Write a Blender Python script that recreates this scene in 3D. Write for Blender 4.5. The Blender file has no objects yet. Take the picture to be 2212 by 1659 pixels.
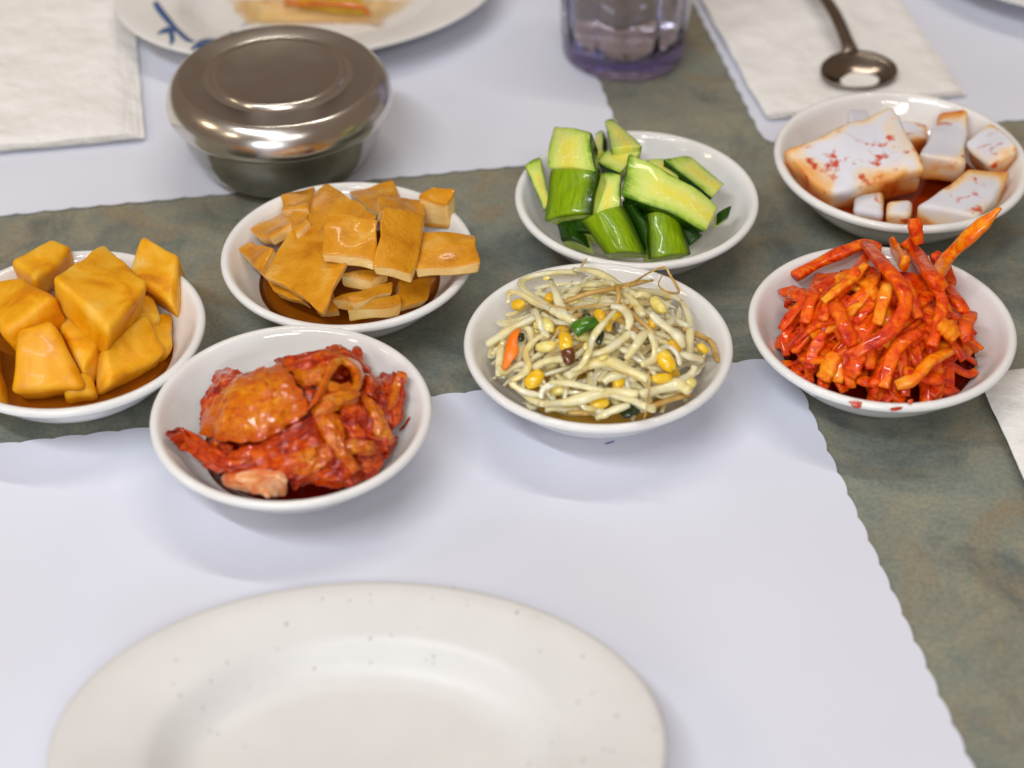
import bpy, bmesh, math, random
from mathutils import Vector, noise
R = math.radians
scene = bpy.context.scene
col = scene.collection
rnd = random.Random(11)

# ------------------------------------------------------------------ camera, light, exposure
FPX, TILT, CAMH = 4150.0, R(39.5), 0.525          # focal length in px of a 2212 px wide frame, downward tilt, height over the table
cam = bpy.data.cameras.new('camera')
cam.sensor_width = 36.0
cam.lens = 36.0 * FPX / 2212.0
cam.clip_start, cam.clip_end = 0.01, 50.0
cam.dof.use_dof = True
cam.dof.focus_distance = 0.82
cam.dof.aperture_fstop = 5.6
camo = bpy.data.objects.new('camera', cam)
col.objects.link(camo)
camo.location = (0, 0, CAMH)
camo.rotation_euler = (math.pi / 2 - TILT, 0, 0)
scene.camera = camo

world = bpy.data.worlds.new('World')
scene.world = world
world.use_nodes = True
bg = world.node_tree.nodes['Background']
bg.inputs[0].default_value = (0.31, 0.225, 0.17, 1)   # dim brownish room all round
bg.inputs[1].default_value = 0.52

def area(name, loc, aim, sx, sy, power, colour):
    l = bpy.data.lights.new(name, 'AREA')
    l.shape = 'RECTANGLE'; l.size = sx; l.size_y = sy; l.energy = power; l.color = colour
    o = bpy.data.objects.new(name, l); col.objects.link(o)
    o.location = loc
    o.rotation_euler = (Vector(aim) - Vector(loc)).to_track_quat('-Z', 'Y').to_euler()
    return o
area('window_light', (-0.55, -2.3, 0.85), (0.0, 0.62, 0), 1.2, 0.5, 17, (0.80, 0.89, 1.0))
area('ceiling_tube_left', (-0.60, -0.30, 1.70), (-0.4, 0.0, 0), 1.2, 0.06, 14, (0.91, 0.95, 1.0))
area('ceiling_tube_far', (0.15, 1.10, 1.80), (0.1, 0.9, 0), 1.2, 0.06, 6.5, (1.0, 0.94, 0.84))
area('ceiling_tube_near', (0.25, -1.20, 1.60), (0.0, 0.6, 0), 1.0, 0.04, 8, (1.0, 0.97, 0.92))
area('wall_lamp_left', (-1.7, 0.45, 1.05), (-0.2, 0.75, 0), 0.25, 0.18, 1.6, (1.0, 0.82, 0.55))
area('wall_lamp_left', (-1.5, -0.45, 1.15), (-0.2, 0.75, 0), 0.22, 0.16, 1.4, (1.0, 0.84, 0.6))

scene.view_settings.view_transform = 'Standard'
scene.view_settings.look = 'None'
scene.view_settings.exposure = 0.46
scene.view_settings.gamma = 1.0
scene.cycles.max_bounces = 10
scene.cycles.sample_clamp_indirect = 4.0
scene.cycles.use_denoising = True

# ------------------------------------------------------------------ helpers
CT, ST = math.cos(TILT), math.sin(TILT)
def ray(px, py):
    v = 829.5 - py
    return Vector((px - 1106, FPX * CT + v * ST, -FPX * ST + v * CT))
def at(px, py, z=0.0):
    d = ray(px, py)
    return Vector((0, 0, CAMH)) + d * ((z - CAMH) / d.z)

def lin(r, g, b):
    f = lambda c: c / 12.92 if c <= 0.04045 else ((c + 0.055) / 1.055) ** 2.4
    return (f(r / 255), f(g / 255), f(b / 255), 1)

def tag(o, label=None, cat=None, group=None, kind=None):
    if label: o['label'] = label
    if cat: o['category'] = cat
    if group: o['group'] = group
    if kind: o['kind'] = kind
    return o

def mesh_obj(name, verts, faces, mats, parent=None, smooth=True, midx=None, uvw=None):
    me = bpy.data.meshes.new(name)
    me.from_pydata([tuple(v) for v in verts], [], faces)
    if not isinstance(mats, (list, tuple)): mats = [mats]
    for m in mats: me.materials.append(m)
    if midx: me.polygons.foreach_set('material_index', midx)
    if smooth: me.polygons.foreach_set('use_smooth', [True] * len(me.polygons))
    if uvw:
        a = me.attributes.new('uvw', 'FLOAT_VECTOR', 'POINT')
        a.data.foreach_set('vector', [c for p in uvw for c in p])
    me.update()
    o = bpy.data.objects.new(name, me); col.objects.link(o)
    if parent: o.parent = parent
    return o

# ---- materials
def nodes(name):
    m = bpy.data.materials.new(name); m.use_nodes = True
    nt = m.node_tree
    return m, nt, nt.nodes['Principled BSDF']
def N(nt, t, **kw):
    n = nt.nodes.new(t)
    for k, v in kw.items():
        if k in n.inputs: n.inputs[k].default_value = v
        else: setattr(n, k, v)
    return n
def coords(nt, kind='Object', scale=(1, 1, 1)):
    tc = N(nt, 'ShaderNodeTexCoord'); mp = N(nt, 'ShaderNodeMapping')
    mp.inputs['Scale'].default_value = scale
    nt.links.new(tc.outputs[kind], mp.inputs['Vector'])
    return mp.outputs['Vector']
def noise_tex(nt, vec, scale, detail=4, rough=0.55, dist=0.0):
    n = N(nt, 'ShaderNodeTexNoise', Scale=scale, Detail=detail, Roughness=rough, Distortion=dist)
    nt.links.new(vec, n.inputs['Vector'])
    return n.outputs['Fac']
def ramp(nt, fac, stops):
    r = N(nt, 'ShaderNodeValToRGB')
    e = r.color_ramp.elements
    while len(e) > 1: e.remove(e[-1])
    e[0].position, e[0].color = stops[0][0], stops[0][1]
    for p, c in stops[1:]:
        x = e.new(p); x.color = c
    nt.links.new(fac, r.inputs['Fac'])
    return r.outputs['Color']
def mix(nt, fac, a, b, mode='MIX'):
    n = N(nt, 'ShaderNodeMix', data_type='RGBA', blend_type=mode)
    for s, v in ((n.inputs[0], fac), (n.inputs[6], a), (n.inputs[7], b)):
        if hasattr(v, 'links'): nt.links.new(v, s)
        else: s.default_value = v
    return n.outputs[2]
def maths(nt, op, a, b=0.0, c=None, clamp=False):
    n = N(nt, 'ShaderNodeMath', operation=op, use_clamp=clamp)
    for i, v in enumerate((a, b, c)):
        if v is None: continue
        if hasattr(v, 'links'): nt.links.new(v, n.inputs[i])
        else: n.inputs[i].default_value = v
    return n.outputs[0]
def bump(nt, bs, h, strength, dist):
    b = N(nt, 'ShaderNodeBump', Strength=strength, Distance=dist)
    nt.links.new(h, b.inputs['Height']); nt.links.new(b.outputs['Normal'], bs.inputs['Normal'])
def setp(bs, **kw):
    for k, v in kw.items():
        bs.inputs[k.replace('_', ' ')].default_value = v
def subsurf(bs, w, radius, scale):
    bs.inputs['Subsurface Weight'].default_value = w
    bs.inputs['Subsurface Radius'].default_value = radius
    bs.inputs['Subsurface Scale'].default_value = scale
def attr_uvw(nt):
    a = N(nt, 'ShaderNodeAttribute', attribute_name='uvw')
    s = N(nt, 'ShaderNodeSeparateXYZ'); nt.links.new(a.outputs['Vector'], s.inputs[0])
    return s.outputs
BLK = (0, 0, 0, 1); WHT = (1, 1, 1, 1)

def mat_table():
    m, nt, bs = nodes('stone_laminate')
    v = coords(nt)
    big = noise_tex(nt, v, 8, 4, 0.55, 0.8)
    mid = noise_tex(nt, v, 26, 6, 0.62, 2.0)
    fine = noise_tex(nt, v, 520, 3, 0.7)
    c1 = ramp(nt, big, [(0.34, lin(124, 136, 132)), (0.47, lin(137, 142, 132)), (0.56, lin(144, 141, 127)), (0.68, lin(116, 125, 120))])
    c2 = ramp(nt, mid, [(0.28, lin(98, 111, 108)), (0.43, lin(130, 135, 126)), (0.54, lin(140, 141, 128)), (0.64, lin(158, 153, 132)), (0.76, lin(122, 128, 120))])
    c = mix(nt, 0.5, c1, c2)
    tan = ramp(nt, noise_tex(nt, v, 15, 5, 0.6, 1.2), [(0.52, BLK), (0.64, (0.55, 0.55, 0.55, 1))])
    c = mix(nt, tan, c, lin(146, 128, 100))
    slate = ramp(nt, noise_tex(nt, v, 21, 5, 0.65, 1.0), [(0.52, BLK), (0.66, (0.6, 0.6, 0.6, 1))])
    c = mix(nt, slate, c, lin(84, 96, 98))
    sp = ramp(nt, fine, [(0.36, (0.5, 0.5, 0.5, 1)), (0.5, (0.9, 0.9, 0.9, 1)), (0.66, (1.25, 1.22, 1.12, 1))])
    c = mix(nt, 0.42, c, sp, 'MULTIPLY')
    c = mix(nt, 1.0, c, (0.97, 0.96, 0.93, 1), 'MULTIPLY')
    nt.links.new(c, bs.inputs['Base Color'])
    setp(bs, Roughness=0.36, Specular_IOR_Level=0.5)
    bump(nt, bs, fine, 0.12, 0.0004)
    return m

def mat_paper(name, c, rough=0.75, bscale=60, bstr=0.25, emboss=False):
    m, nt, bs = nodes(name)
    v = coords(nt)
    n1 = noise_tex(nt, v, bscale, 3, 0.5)
    n2 = noise_tex(nt, v, 900, 2, 0.5)
    cc = ramp(nt, n1, [(0.3, tuple(x * 0.965 for x in c[:3]) + (1,)), (0.7, c)])
    nt.links.new(cc, bs.inputs['Base Color'])
    setp(bs, Roughness=rough, Specular_IOR_Level=0.3)
    h = maths(nt, 'ADD', maths(nt, 'MULTIPLY', n1, 4.0), maths(nt, 'MULTIPLY', n2, 0.25))
    bump(nt, bs, h, bstr, 0.0008)
    return m

def mat_glaze(name, c, rough=0.08, speck=False):
    m, nt, bs = nodes(name)
    v = coords(nt)
    n1 = noise_tex(nt, v, 45, 3)
    cc = ramp(nt, n1, [(0.3, tuple(x * 0.95 for x in c[:3]) + (1,)), (0.7, c)])
    if speck:
        vo = N(nt, 'ShaderNodeTexVoronoi', Scale=400.0); nt.links.new(v, vo.inputs['Vector'])
        vo.feature = 'F1'
        sz = N(nt, 'ShaderNodeSeparateColor'); nt.links.new(vo.outputs['Color'], sz.inputs[0])
        rad = maths(nt, 'MULTIPLY', maths(nt, 'POWER', sz.outputs[0], 5.0), 0.24)
        clus = maths(nt, 'GREATER_THAN', noise_tex(nt, v, 14, 2), 0.52)
        s = maths(nt, 'MULTIPLY', maths(nt, 'LESS_THAN', vo.outputs['Distance'], rad), clus)
        cc = mix(nt, maths(nt, 'MULTIPLY', s, 0.72), cc, lin(70, 70, 72))
    nt.links.new(cc, bs.inputs['Base Color'])
    setp(bs, Roughness=rough, IOR=1.5)
    n3 = noise_tex(nt, v, 30, 2)
    bump(nt, bs, n3, 0.06, 0.002)
    return m

def mat_steel(name, rough, c=(0.56, 0.53, 0.50, 1), brushed=0.0):
    m, nt, bs = nodes(name)
    setp(bs, Metallic=1.0, Roughness=rough)
    bs.inputs['Base Color'].default_value = c
    v = coords(nt)
    n = noise_tex(nt, v, 60, 4)
    r = maths(nt, 'MULTIPLY_ADD', n, 0.18, rough - 0.07)
    nt.links.new(r, bs.inputs['Roughness'])
    if brushed:
        bs.inputs['Anisotropic'].default_value = brushed
    return m

def mat_plain(name, c, rough=0.3, **kw):
    m, nt, bs = nodes(name)
    bs.inputs['Base Color'].default_value = c
    setp(bs, Roughness=rough, **kw)
    return m

def mat_food(name, stops, scale=120, rough=0.22, sss=0.35, srad=(1, 0.5, 0.2), sscale=0.003, bstr=0.3, bscale=300, bdist=0.0006, coat=0.3, dist=0.6, spec=0.5):
    """wet food: mottled colour from noise, subsurface, fine relief"""
    m, nt, bs = nodes(name)
    v = coords(nt)
    info = N(nt, 'ShaderNodeObjectInfo')
    add = N(nt, 'ShaderNodeVectorMath', operation='ADD'); nt.links.new(v, add.inputs[0]); nt.links.new(info.outputs['Random'], add.inputs[1])
    v = add.outputs[0]
    n1 = noise_tex(nt, v, scale, 5, 0.6, dist)
    nt.links.new(ramp(nt, n1, stops), bs.inputs['Base Color'])
    subsurf(bs, sss, srad, sscale)
    n2 = noise_tex(nt, v, bscale, 4, 0.6)
    rr = maths(nt, 'MULTIPLY_ADD', n2, 0.25, rough - 0.1)
    nt.links.new(rr, bs.inputs['Roughness'])
    setp(bs, Coat_Weight=coat, Coat_Roughness=0.04, Coat_IOR=1.62, Specular_IOR_Level=spec)
    bump(nt, bs, n2, bstr, bdist)
    return m

def mat_fish_cake():
    m, nt, bs = nodes('fish_cake')
    v = coords(nt)
    info = N(nt, 'ShaderNodeObjectInfo')
    add = N(nt, 'ShaderNodeVectorMath', operation='ADD'); nt.links.new(v, add.inputs[0]); nt.links.new(info.outputs['Random'], add.inputs[1])
    v = add.outputs[0]
    X, Y, Z = attr_uvw(nt)
    n1 = noise_tex(nt, v, 85, 5, 0.55, 0.2)
    n2 = noise_tex(nt, v, 500, 3, 0.6)
    skin = ramp(nt, n1, [(0.26, lin(178, 108, 6)), (0.42, lin(206, 136, 14)), (0.58, lin(216, 150, 28)), (0.74, lin(226, 176, 84))])
    cut = ramp(nt, n1, [(0.3, lin(218, 172, 92)), (0.55, lin(236, 200, 130)), (0.75, lin(242, 216, 160))])
    w = maths(nt, 'ABSOLUTE', Z)
    f = maths(nt, 'SMOOTH_MIN', 1.0, maths(nt, 'MULTIPLY', maths(nt, 'SUBTRACT', maths(nt, 'ADD', w, maths(nt, 'MULTIPLY', maths(nt, 'SUBTRACT', n1, 0.5), 0.5)), 0.62), 5.0, clamp=True), 0.1)
    nt.links.new(mix(nt, f, cut, skin), bs.inputs['Base Color'])
    subsurf(bs, 0.3, (1, 0.5, 0.2), 0.003)
    nt.links.new(maths(nt, 'MULTIPLY_ADD', n1, 0.45, 0.08), bs.inputs['Roughness'])
    setp(bs, Coat_Weight=0.22, Coat_Roughness=0.08, Coat_IOR=1.5, Specular_IOR_Level=0.2)
    h = maths(nt, 'ADD', n1, maths(nt, 'MULTIPLY', n2, 0.4))
    bump(nt, bs, h, 0.6, 0.0018)
    return m

def mat_cucumber(name, skin_axis, dark=False):
    """skin_axis 'top': the skin is the face at w=+1; 'sides': the skin runs along the u=+-1 and w=-1 faces"""
    m, nt, bs = nodes(name)
    v = coords(nt)
    X, Y, Z = attr_uvw(nt)
    st = N(nt, 'ShaderNodeCombineXYZ')
    nt.links.new(maths(nt, 'MULTIPLY', X, 3.2), st.inputs[0]); nt.links.new(maths(nt, 'MULTIPLY', Y, 0.45), st.inputs[1])
    streak = noise_tex(nt, st.outputs[0], 2.4, 4, 0.6)
    n1 = noise_tex(nt, v, 160, 4)
    if skin_axis == 'top':
        base = ramp(nt, streak, [(0.22, lin(82, 118, 4)), (0.45, lin(124, 156, 8)), (0.62, lin(140, 170, 14)), (0.86, lin(172, 194, 60))])
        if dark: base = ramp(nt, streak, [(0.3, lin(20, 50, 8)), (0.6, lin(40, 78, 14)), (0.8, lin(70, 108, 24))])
        edge = maths(nt, 'MULTIPLY', maths(nt, 'SUBTRACT', maths(nt, 'MAXIMUM', X, maths(nt, 'MULTIPLY', X, -0.85)), 0.55), 3.0, clamp=True)
        c = mix(nt, maths(nt, 'MULTIPLY', edge, 0.9), base, lin(24, 58, 6))
        flesh = ramp(nt, n1, [(0.35, lin(178, 204, 76)), (0.65, lin(206, 222, 120))])
        side = maths(nt, 'MULTIPLY', maths(nt, 'SUBTRACT', 0.55, Z), 4.0, clamp=True)
        c = mix(nt, side, c, flesh)
    else:
        r = maths(nt, 'MAXIMUM', maths(nt, 'ABSOLUTE', X), maths(nt, 'MULTIPLY', Y, 0.99))
        flesh = ramp(nt, maths(nt, 'ADD', r, maths(nt, 'MULTIPLY', maths(nt, 'SUBTRACT', n1, 0.5), 0.5)),
                     [(0.0, lin(232, 222, 84)), (0.3, lin(226, 226, 104)), (0.55, lin(212, 226, 122)), (0.80, lin(182, 208, 84)), (0.95, lin(96, 140, 20))])
        flesh = mix(nt, ramp(nt, streak, [(0.5, BLK), (0.68, (0.45, 0.45, 0.45, 1))]), flesh, lin(228, 228, 150))
        vs_ = N(nt, 'ShaderNodeTexVoronoi', Scale=1.0)
        sv = N(nt, 'ShaderNodeCombineXYZ'); nt.links.new(maths(nt, 'MULTIPLY', X, 5.0), sv.inputs[0]); nt.links.new(maths(nt, 'MULTIPLY', Y, 4.5), sv.inputs[1])
        nt.links.new(sv.outputs[0], vs_.inputs['Vector'])
        sd_ = maths(nt, 'MULTIPLY', maths(nt, 'LESS_THAN', vs_.outputs['Distance'], 0.26), maths(nt, 'LESS_THAN', r, 0.45))
        flesh = mix(nt, maths(nt, 'MULTIPLY', sd_, 0.55), flesh, lin(244, 240, 170))
        sk = ramp(nt, streak, [(0.3, lin(16, 46, 8)), (0.7, lin(50, 92, 14))])
        f = maths(nt, 'MAXIMUM', maths(nt, 'MULTIPLY', maths(nt, 'SUBTRACT', r, 0.94), 30.0, clamp=True), maths(nt, 'MULTIPLY', maths(nt, 'SUBTRACT', 0.15, Z), 6.0, clamp=True))
        c = mix(nt, f, flesh, sk)
    nt.links.new(c, bs.inputs['Base Color'])
    subsurf(bs, 0.25, (1, 1, 0.3), 0.004)
    n2 = noise_tex(nt, v, 420, 3)
    nt.links.new(maths(nt, 'MULTIPLY_ADD', n2, 0.3, 0.08), bs.inputs['Roughness'])
    setp(bs, Coat_Weight=0.28, Coat_Roughness=0.06, Coat_IOR=1.5, Specular_IOR_Level=0.15)
    bump(nt, bs, maths(nt, 'ADD', maths(nt, 'ADD', n1, maths(nt, 'MULTIPLY', n2, 0.5)), maths(nt, 'MULTIPLY', streak, 0.9)), 0.4, 0.001)
    return m

def mat_radish():
    m, nt, bs = nodes('pickled_radish')
    v = coords(nt)
    X, Y, Z = attr_uvw(nt)
    n1 = noise_tex(nt, v, 42, 3, 0.45, 0.4)
    n2 = noise_tex(nt, v, 170, 2, 0.5)
    stain = maths(nt, 'ADD', n1, maths(nt, 'MULTIPLY', maths(nt, 'SUBTRACT', maths(nt, 'MAXIMUM', maths(nt, 'ABSOLUTE', X), maths(nt, 'ABSOLUTE', Y)), 0.85), 0.35))
    side = maths(nt, 'ADD', maths(nt, 'MULTIPLY', maths(nt, 'SUBTRACT', 0.7, Z), 0.16, clamp=True), maths(nt, 'MULTIPLY', maths(nt, 'SUBTRACT', Y, 0.55), 0.28, clamp=True))
    stain = maths(nt, 'ADD', stain, side)
    c = ramp(nt, stain, [(0.44, lin(214, 215, 224)), (0.56, lin(226, 206, 180)), (0.66, lin(226, 170, 96)), (0.80, lin(204, 104, 24))])
    fl = ramp(nt, n2, [(0.56, BLK), (0.68, WHT)])
    gate = ramp(nt, n1, [(0.46, BLK), (0.54, WHT)])
    c = mix(nt, mix(nt, 1.0, fl, gate, 'MULTIPLY'), c, lin(196, 70, 14))
    nt.links.new(c, bs.inputs['Base Color'])
    subsurf(bs, 0.8, (1, 0.85, 0.7), 0.008)
    setp(bs, Roughness=0.38, Specular_IOR_Level=0.35)
    bump(nt, bs, n2, 0.2, 0.0008)
    return m

MT = mat_table()
M_PAPER = mat_paper('placemat_paper', (0.715, 0.74, 0.845, 1), 0.75, 11, 0.22)
M_NAPKIN = mat_paper('napkin_paper', (0.84, 0.825, 0.805, 1), 0.95, 62, 1.0)
M_BOWL = mat_glaze('white_glaze', (0.82, 0.818, 0.805, 1))
M_PLATE = mat_glaze('speckled_glaze', (0.69, 0.685, 0.675, 1), 0.42, speck=True)
M_PLATE2 = mat_glaze('plate_glaze', (0.78, 0.77, 0.75, 1), 0.12)
M_STEEL = mat_steel('polished_steel', 0.21, (0.64, 0.61, 0.57, 1))
M_STEEL_TOP = mat_steel('brushed_steel', 0.30, (0.50, 0.46, 0.43, 1))
M_STEEL_BODY = mat_steel('shade_darkened_steel', 0.16, (0.36, 0.35, 0.32, 1))  # same steel, colour lowered to carry the dark reflection of the shaded table
M_SPOON = mat_steel('spoon_steel', 0.2, (0.30, 0.25, 0.21, 1))
M_BLUE = mat_plain('blue_decal', lin(52, 88, 140), 0.2)
M_INK = mat_plain('blue_ink', lin(96, 110, 160), 0.7)

# ---- shape builders
def lathe_verts(profile, seg, sx=1.0, sy=1.0):
    vs, fs = [], []
    n = len(profile)
    for i in range(seg):
        a = 2 * math.pi * i / seg
        for r, z in profile: vs.append((r * math.cos(a) * sx, r * math.sin(a) * sy, z))
    for i in range(seg):
        j = (i + 1) % seg
        for k in range(n - 1):
            if profile[k][0] < 1e-9 and profile[k + 1][0] < 1e-9: continue
            fs.append((i * n + k, j * n + k, j * n + k + 1, i * n + k + 1))
    return vs, fs
def lathe(name, profile, mat, seg=96, parent=None, loc=(0, 0, 0), sx=1.0, sy=1.0, rot=0.0):
    vs, fs = lathe_verts(profile, seg, sx, sy)
    o = mesh_obj(name, vs, fs, mat, parent)
    bm = bmesh.new(); bm.from_mesh(o.data)
    bmesh.ops.remove_doubles(bm, verts=bm.verts, dist=1e-6)
    bmesh.ops.recalc_face_normals(bm, faces=bm.faces)
    bm.to_mesh(o.data); bm.free()
    o.data.polygons.foreach_set('use_smooth', [True] * len(o.data.polygons))
    o.location = loc; o.rotation_euler.z = rot
    return o

def cr(p0, p1, p2, p3, t):
    return 0.5 * ((2 * p1) + (p2 - p0) * t + (2 * p0 - 5 * p1 + 4 * p2 - p3) * t * t + (3 * p1 - p0 - 3 * p2 + p3) * t ** 3)
def spline(pts, n):
    """n+1 points along a Catmull-Rom curve through pts"""
    k = len(pts); out = []
    if k == 2: return [pts[0].lerp(pts[1], i / n) for i in range(n + 1)]
    P = [2 * pts[0] - pts[1]] + list(pts) + [2 * pts[-1] - pts[-2]]
    for i in range(n + 1):
        u = i / n * (k - 1); s = min(int(u), k - 2); t = u - s
        out.append(cr(P[s], P[s + 1], P[s + 2], P[s + 3], t))
    return out

def tube(name, pts, rad, mat, seg=14, sides=8, square=2.0, flat=1.0, wob=0.0, parent=None, ends=(1.0, 1.0), seed=0):
    """a limp strand through pts; square>2 makes a squarish section, flat flattens it, ends are the end radii"""
    path = spline(pts, seg)
    up = Vector((0, 0, 1)); vs, fs = [], []
    prev = None
    for i, p in enumerate(path):
        t = (path[min(i + 1, seg)] - path[max(i - 1, 0)])
        if t.length < 1e-9: t = Vector((1, 0, 0))
        t.normalize()
        if prev is None:
            side = t.cross(up)
            if side.length < 0.15: side = t.cross(Vector((0, 1, 0)))
        else:
            side = prev - t * prev.dot(t)
        side.normalize(); prev = side
        nrm = side.cross(t)
        f = i / seg
        k = ends[0] + (1 - ends[0]) * min(1, f * 4) if f < 0.25 else (ends[1] + (1 - ends[1]) * min(1, (1 - f) * 4) if f > 0.75 else 1.0)
        w = 1 + wob * noise.noise(Vector((f * 5 + seed * 7.3, seed * 3.1, 0)))
        for j in range(sides):
            a = 2 * math.pi * (j + 0.5) / sides
            c, s = math.cos(a), math.sin(a)
            q = (abs(c) ** square + abs(s) ** square) ** (-1 / square)
            vs.append(p + side * (c * q * rad * k * w) + nrm * (s * q * rad * k * w * flat))
    for i in range(seg):
        for j in range(sides):
            a, b = i * sides + j, i * sides + (j + 1) % sides
            fs.append((a, b, b + sides, a + sides))
    fs.append(tuple(range(sides - 1, -1, -1))); fs.append(tuple(range(seg * sides, seg * sides + sides)))
    return mesh_obj(name, vs, fs, mat, parent)

def axis(n_mid, r, L):
    """parameter stations across a length L with extra lines near both edges for a rounded edge of radius r"""
    r = min(r, L * 0.45); e = r / L
    a = [0, e * 0.3, e * 0.65, e]
    return a + [e + (1 - 2 * e) * (i + 1) / (n_mid + 1) for i in range(n_mid)] + [1 - x for x in reversed(a)]

def hexa(name, quad, thick, mat, r=0.001, bulge=0.0, rough=0.0006, nscale=130, taper=0.92, n=6, parent=None, down=None, seed=0, arch=0.0):
    """a rounded block: quad = its upper face seen from the camera (TL, TR, BR, BL), extruded away from the viewer's side"""
    TL, TR, BR, BL = quad
    nrm = (TR - TL).cross(BL - TL) + (BL - BR).cross(TR - BR); nrm.normalize()
    if nrm.dot(Vector((0, 0, CAMH)) - TL) < 0: nrm = -nrm
    dn = (down.normalized() if down else -nrm) * thick
    cen = (TL + TR + BR + BL) / 4
    lo = [(cen + (p - cen) * taper) + dn for p in (TL, TR, BR, BL)]
    a = ((TR - TL).length + (BR - BL).length) / 2; b = ((TL - BL).length + (TR - BR).length) / 2
    dims = (a, b, thick)
    ax, ay, az = axis(n, r, a), axis(n, r, b), axis(1 if thick < 0.008 else 3, r, thick)
    idx, vs, fs, uv = {}, [], [], []
    rr = [min(r, d * 0.45) for d in dims]; rmin = min(rr)
    def pt(u, v, w):
        key = (round(u, 6), round(v, 6), round(w, 6))
        if key in idx: return idx[key]
        p = [u * a, v * b, w * thick]
        q = [min(max(p[i], rmin), dims[i] - rmin) for i in range(3)]
        d = Vector([p[i] - q[i] for i in range(3)])
        if d.length > 1e-12: d = d.normalized() * rmin
        p = [q[i] + d[i] for i in range(3)]
        u2, v2, w2 = p[0] / a, p[1] / b, p[2] / thick
        top = (BL.lerp(BR, u2)).lerp(TL.lerp(TR, u2), v2)
        bot = (lo[3].lerp(lo[2], u2)).lerp(lo[0].lerp(lo[1], u2), v2)
        P = bot.lerp(top, w2)
        k = math.sin(math.pi * u2)
        P = P + nrm * (bulge * k * w2 + arch * math.sin(math.pi * v2))
        nz = Vector((P * nscale)) + Vector((seed * 3.7, seed, 0))
        P = P + Vector((noise.noise(nz), noise.noise(nz + Vector((17, 0, 0))), noise.noise(nz + Vector((0, 31, 0))))) * rough
        idx[key] = len(vs); vs.append(P); uv.append((u2 * 2 - 1, v2 * 2 - 1, w2 * 2 - 1))
        return idx[key]
    def face(A, B, f, flip):
        for i in range(len(A) - 1):
            for j in range(len(B) - 1):
                q = [f(A[i], B[j]), f(A[i + 1], B[j]), f(A[i + 1], B[j + 1]), f(A[i], B[j + 1])]
                fs.append(tuple(reversed(q)) if flip else tuple(q))
    face(ax, ay, lambda u, v: pt(u, v, 1), False); face(ax, ay, lambda u, v: pt(u, v, 0), True)
    face(ax, az, lambda u, w: pt(u, 0, w), False); face(ax, az, lambda u, w: pt(u, 1, w), True)
    face(ay, az, lambda v, w: pt(0, v, w), True); face(ay, az, lambda v, w: pt(1, v, w), False)
    fs = [f for f in fs if len(set(f)) == 4]
    o = mesh_obj(name, vs, fs, mat, parent, uvw=uv)
    bm = bmesh.new(); bm.from_mesh(o.data); bmesh.ops.recalc_face_normals(bm, faces=bm.faces); bm.to_mesh(o.data); bm.free()
    return o

def patch(name, rows, thick, mat, nu=26, nv=20, crumple=0.0012, cscale=140, edge=0.0009, parent=None, seed=0, fold=0.0, ff=(1.6, 5.0)):
    """a leaf-like sheet through a grid of control points, wrinkled and given thickness"""
    across = [spline(r, nu) for r in rows]
    grid = [[None] * (nu + 1) for _ in range(nv + 1)]
    for i in range(nu + 1):
        c = spline([a[i] for a in across], nv)
        for j in range(nv + 1): grid[j][i] = c[j]
    nr = [[None] * (nu + 1) for _ in range(nv + 1)]
    for j in range(nv + 1):
        for i in range(nu + 1):
            du = grid[j][min(i + 1, nu)] - grid[j][max(i - 1, 0)]
            dv = grid[min(j + 1, nv)][i] - grid[max(j - 1, 0)][i]
            q = du.cross(dv)
            q = q.normalized() if q.length > 1e-12 else Vector((0, 0, 1))
            if q.dot(Vector((0, -0.6, 0.8))) < 0: q = -q
            nr[j][i] = q
    top, bot, uv = [], [], []
    off = Vector((seed * 5.3, seed * 1.7, 0))
    for j in range(nv + 1):
        for i in range(nu + 1):
            p, q = grid[j][i], nr[j][i]
            w = noise.noise(p * cscale + off)
            fine = noise.noise(p * cscale * 2.7 + off)
            ridge = 1 - 2 * abs(noise.noise(p * cscale * 0.8 - off)) + 0.5 * (1 - 2 * abs(noise.noise(p * cscale * 1.9 + off * 2)))
            e = min(i, nu - i) / nu * min(1, 1) ; e2 = min(j, nv - j) / nv
            rim = min(1, min(e, e2) * (8 if thick > 0.0008 else 4))
            jag = Vector((noise.noise(p * 260 + off), noise.noise(p * 260 - off), 0)) * edge * (1 - rim)
            fu = Vector((i / nu * ff[0] + seed * 3.3, j / nv * ff[1] + 0.9 * noise.noise(Vector((i / nu * 3, j / nv * 3, seed))), seed * 1.9))
            pleat = (1 - 2.2 * abs(noise.noise(fu))) + 0.45 * (1 - 2.2 * abs(noise.noise(fu * 2.3)))
            P = p + q * (crumple * (0.9 * w + 0.35 * fine + 0.55 * ridge) + fold * (pleat - 0.6)) + jag
            t = thick * (0.35 + 0.65 * rim) * (1 + 0.3 * w)
            top.append(P + q * t * 0.5); bot.append(P - q * t * 0.5)
            uv.append((i / nu * 2 - 1, j / nv * 2 - 1, rim))
    W = nu + 1; n = W * (nv + 1); fs = []
    for j in range(nv):
        for i in range(nu):
            a = j * W + i
            fs.append((a, a + 1, a + W + 1, a + W)); fs.append((n + a + W, n + a + W + 1, n + a + 1, n + a))
    loop = [i for i in range(W)] + [j * W + nu for j in range(1, nv + 1)] + [nv * W + i for i in range(nu - 1, -1, -1)] + [j * W for j in range(nv - 1, 0, -1)]
    for k in range(len(loop)):
        a, b = loop[k], loop[(k + 1) % len(loop)]
        fs.append((b, a, n + a, n + b))
    return mesh_obj(name, top + bot, fs, mat, parent, uvw=uv + uv)

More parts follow.
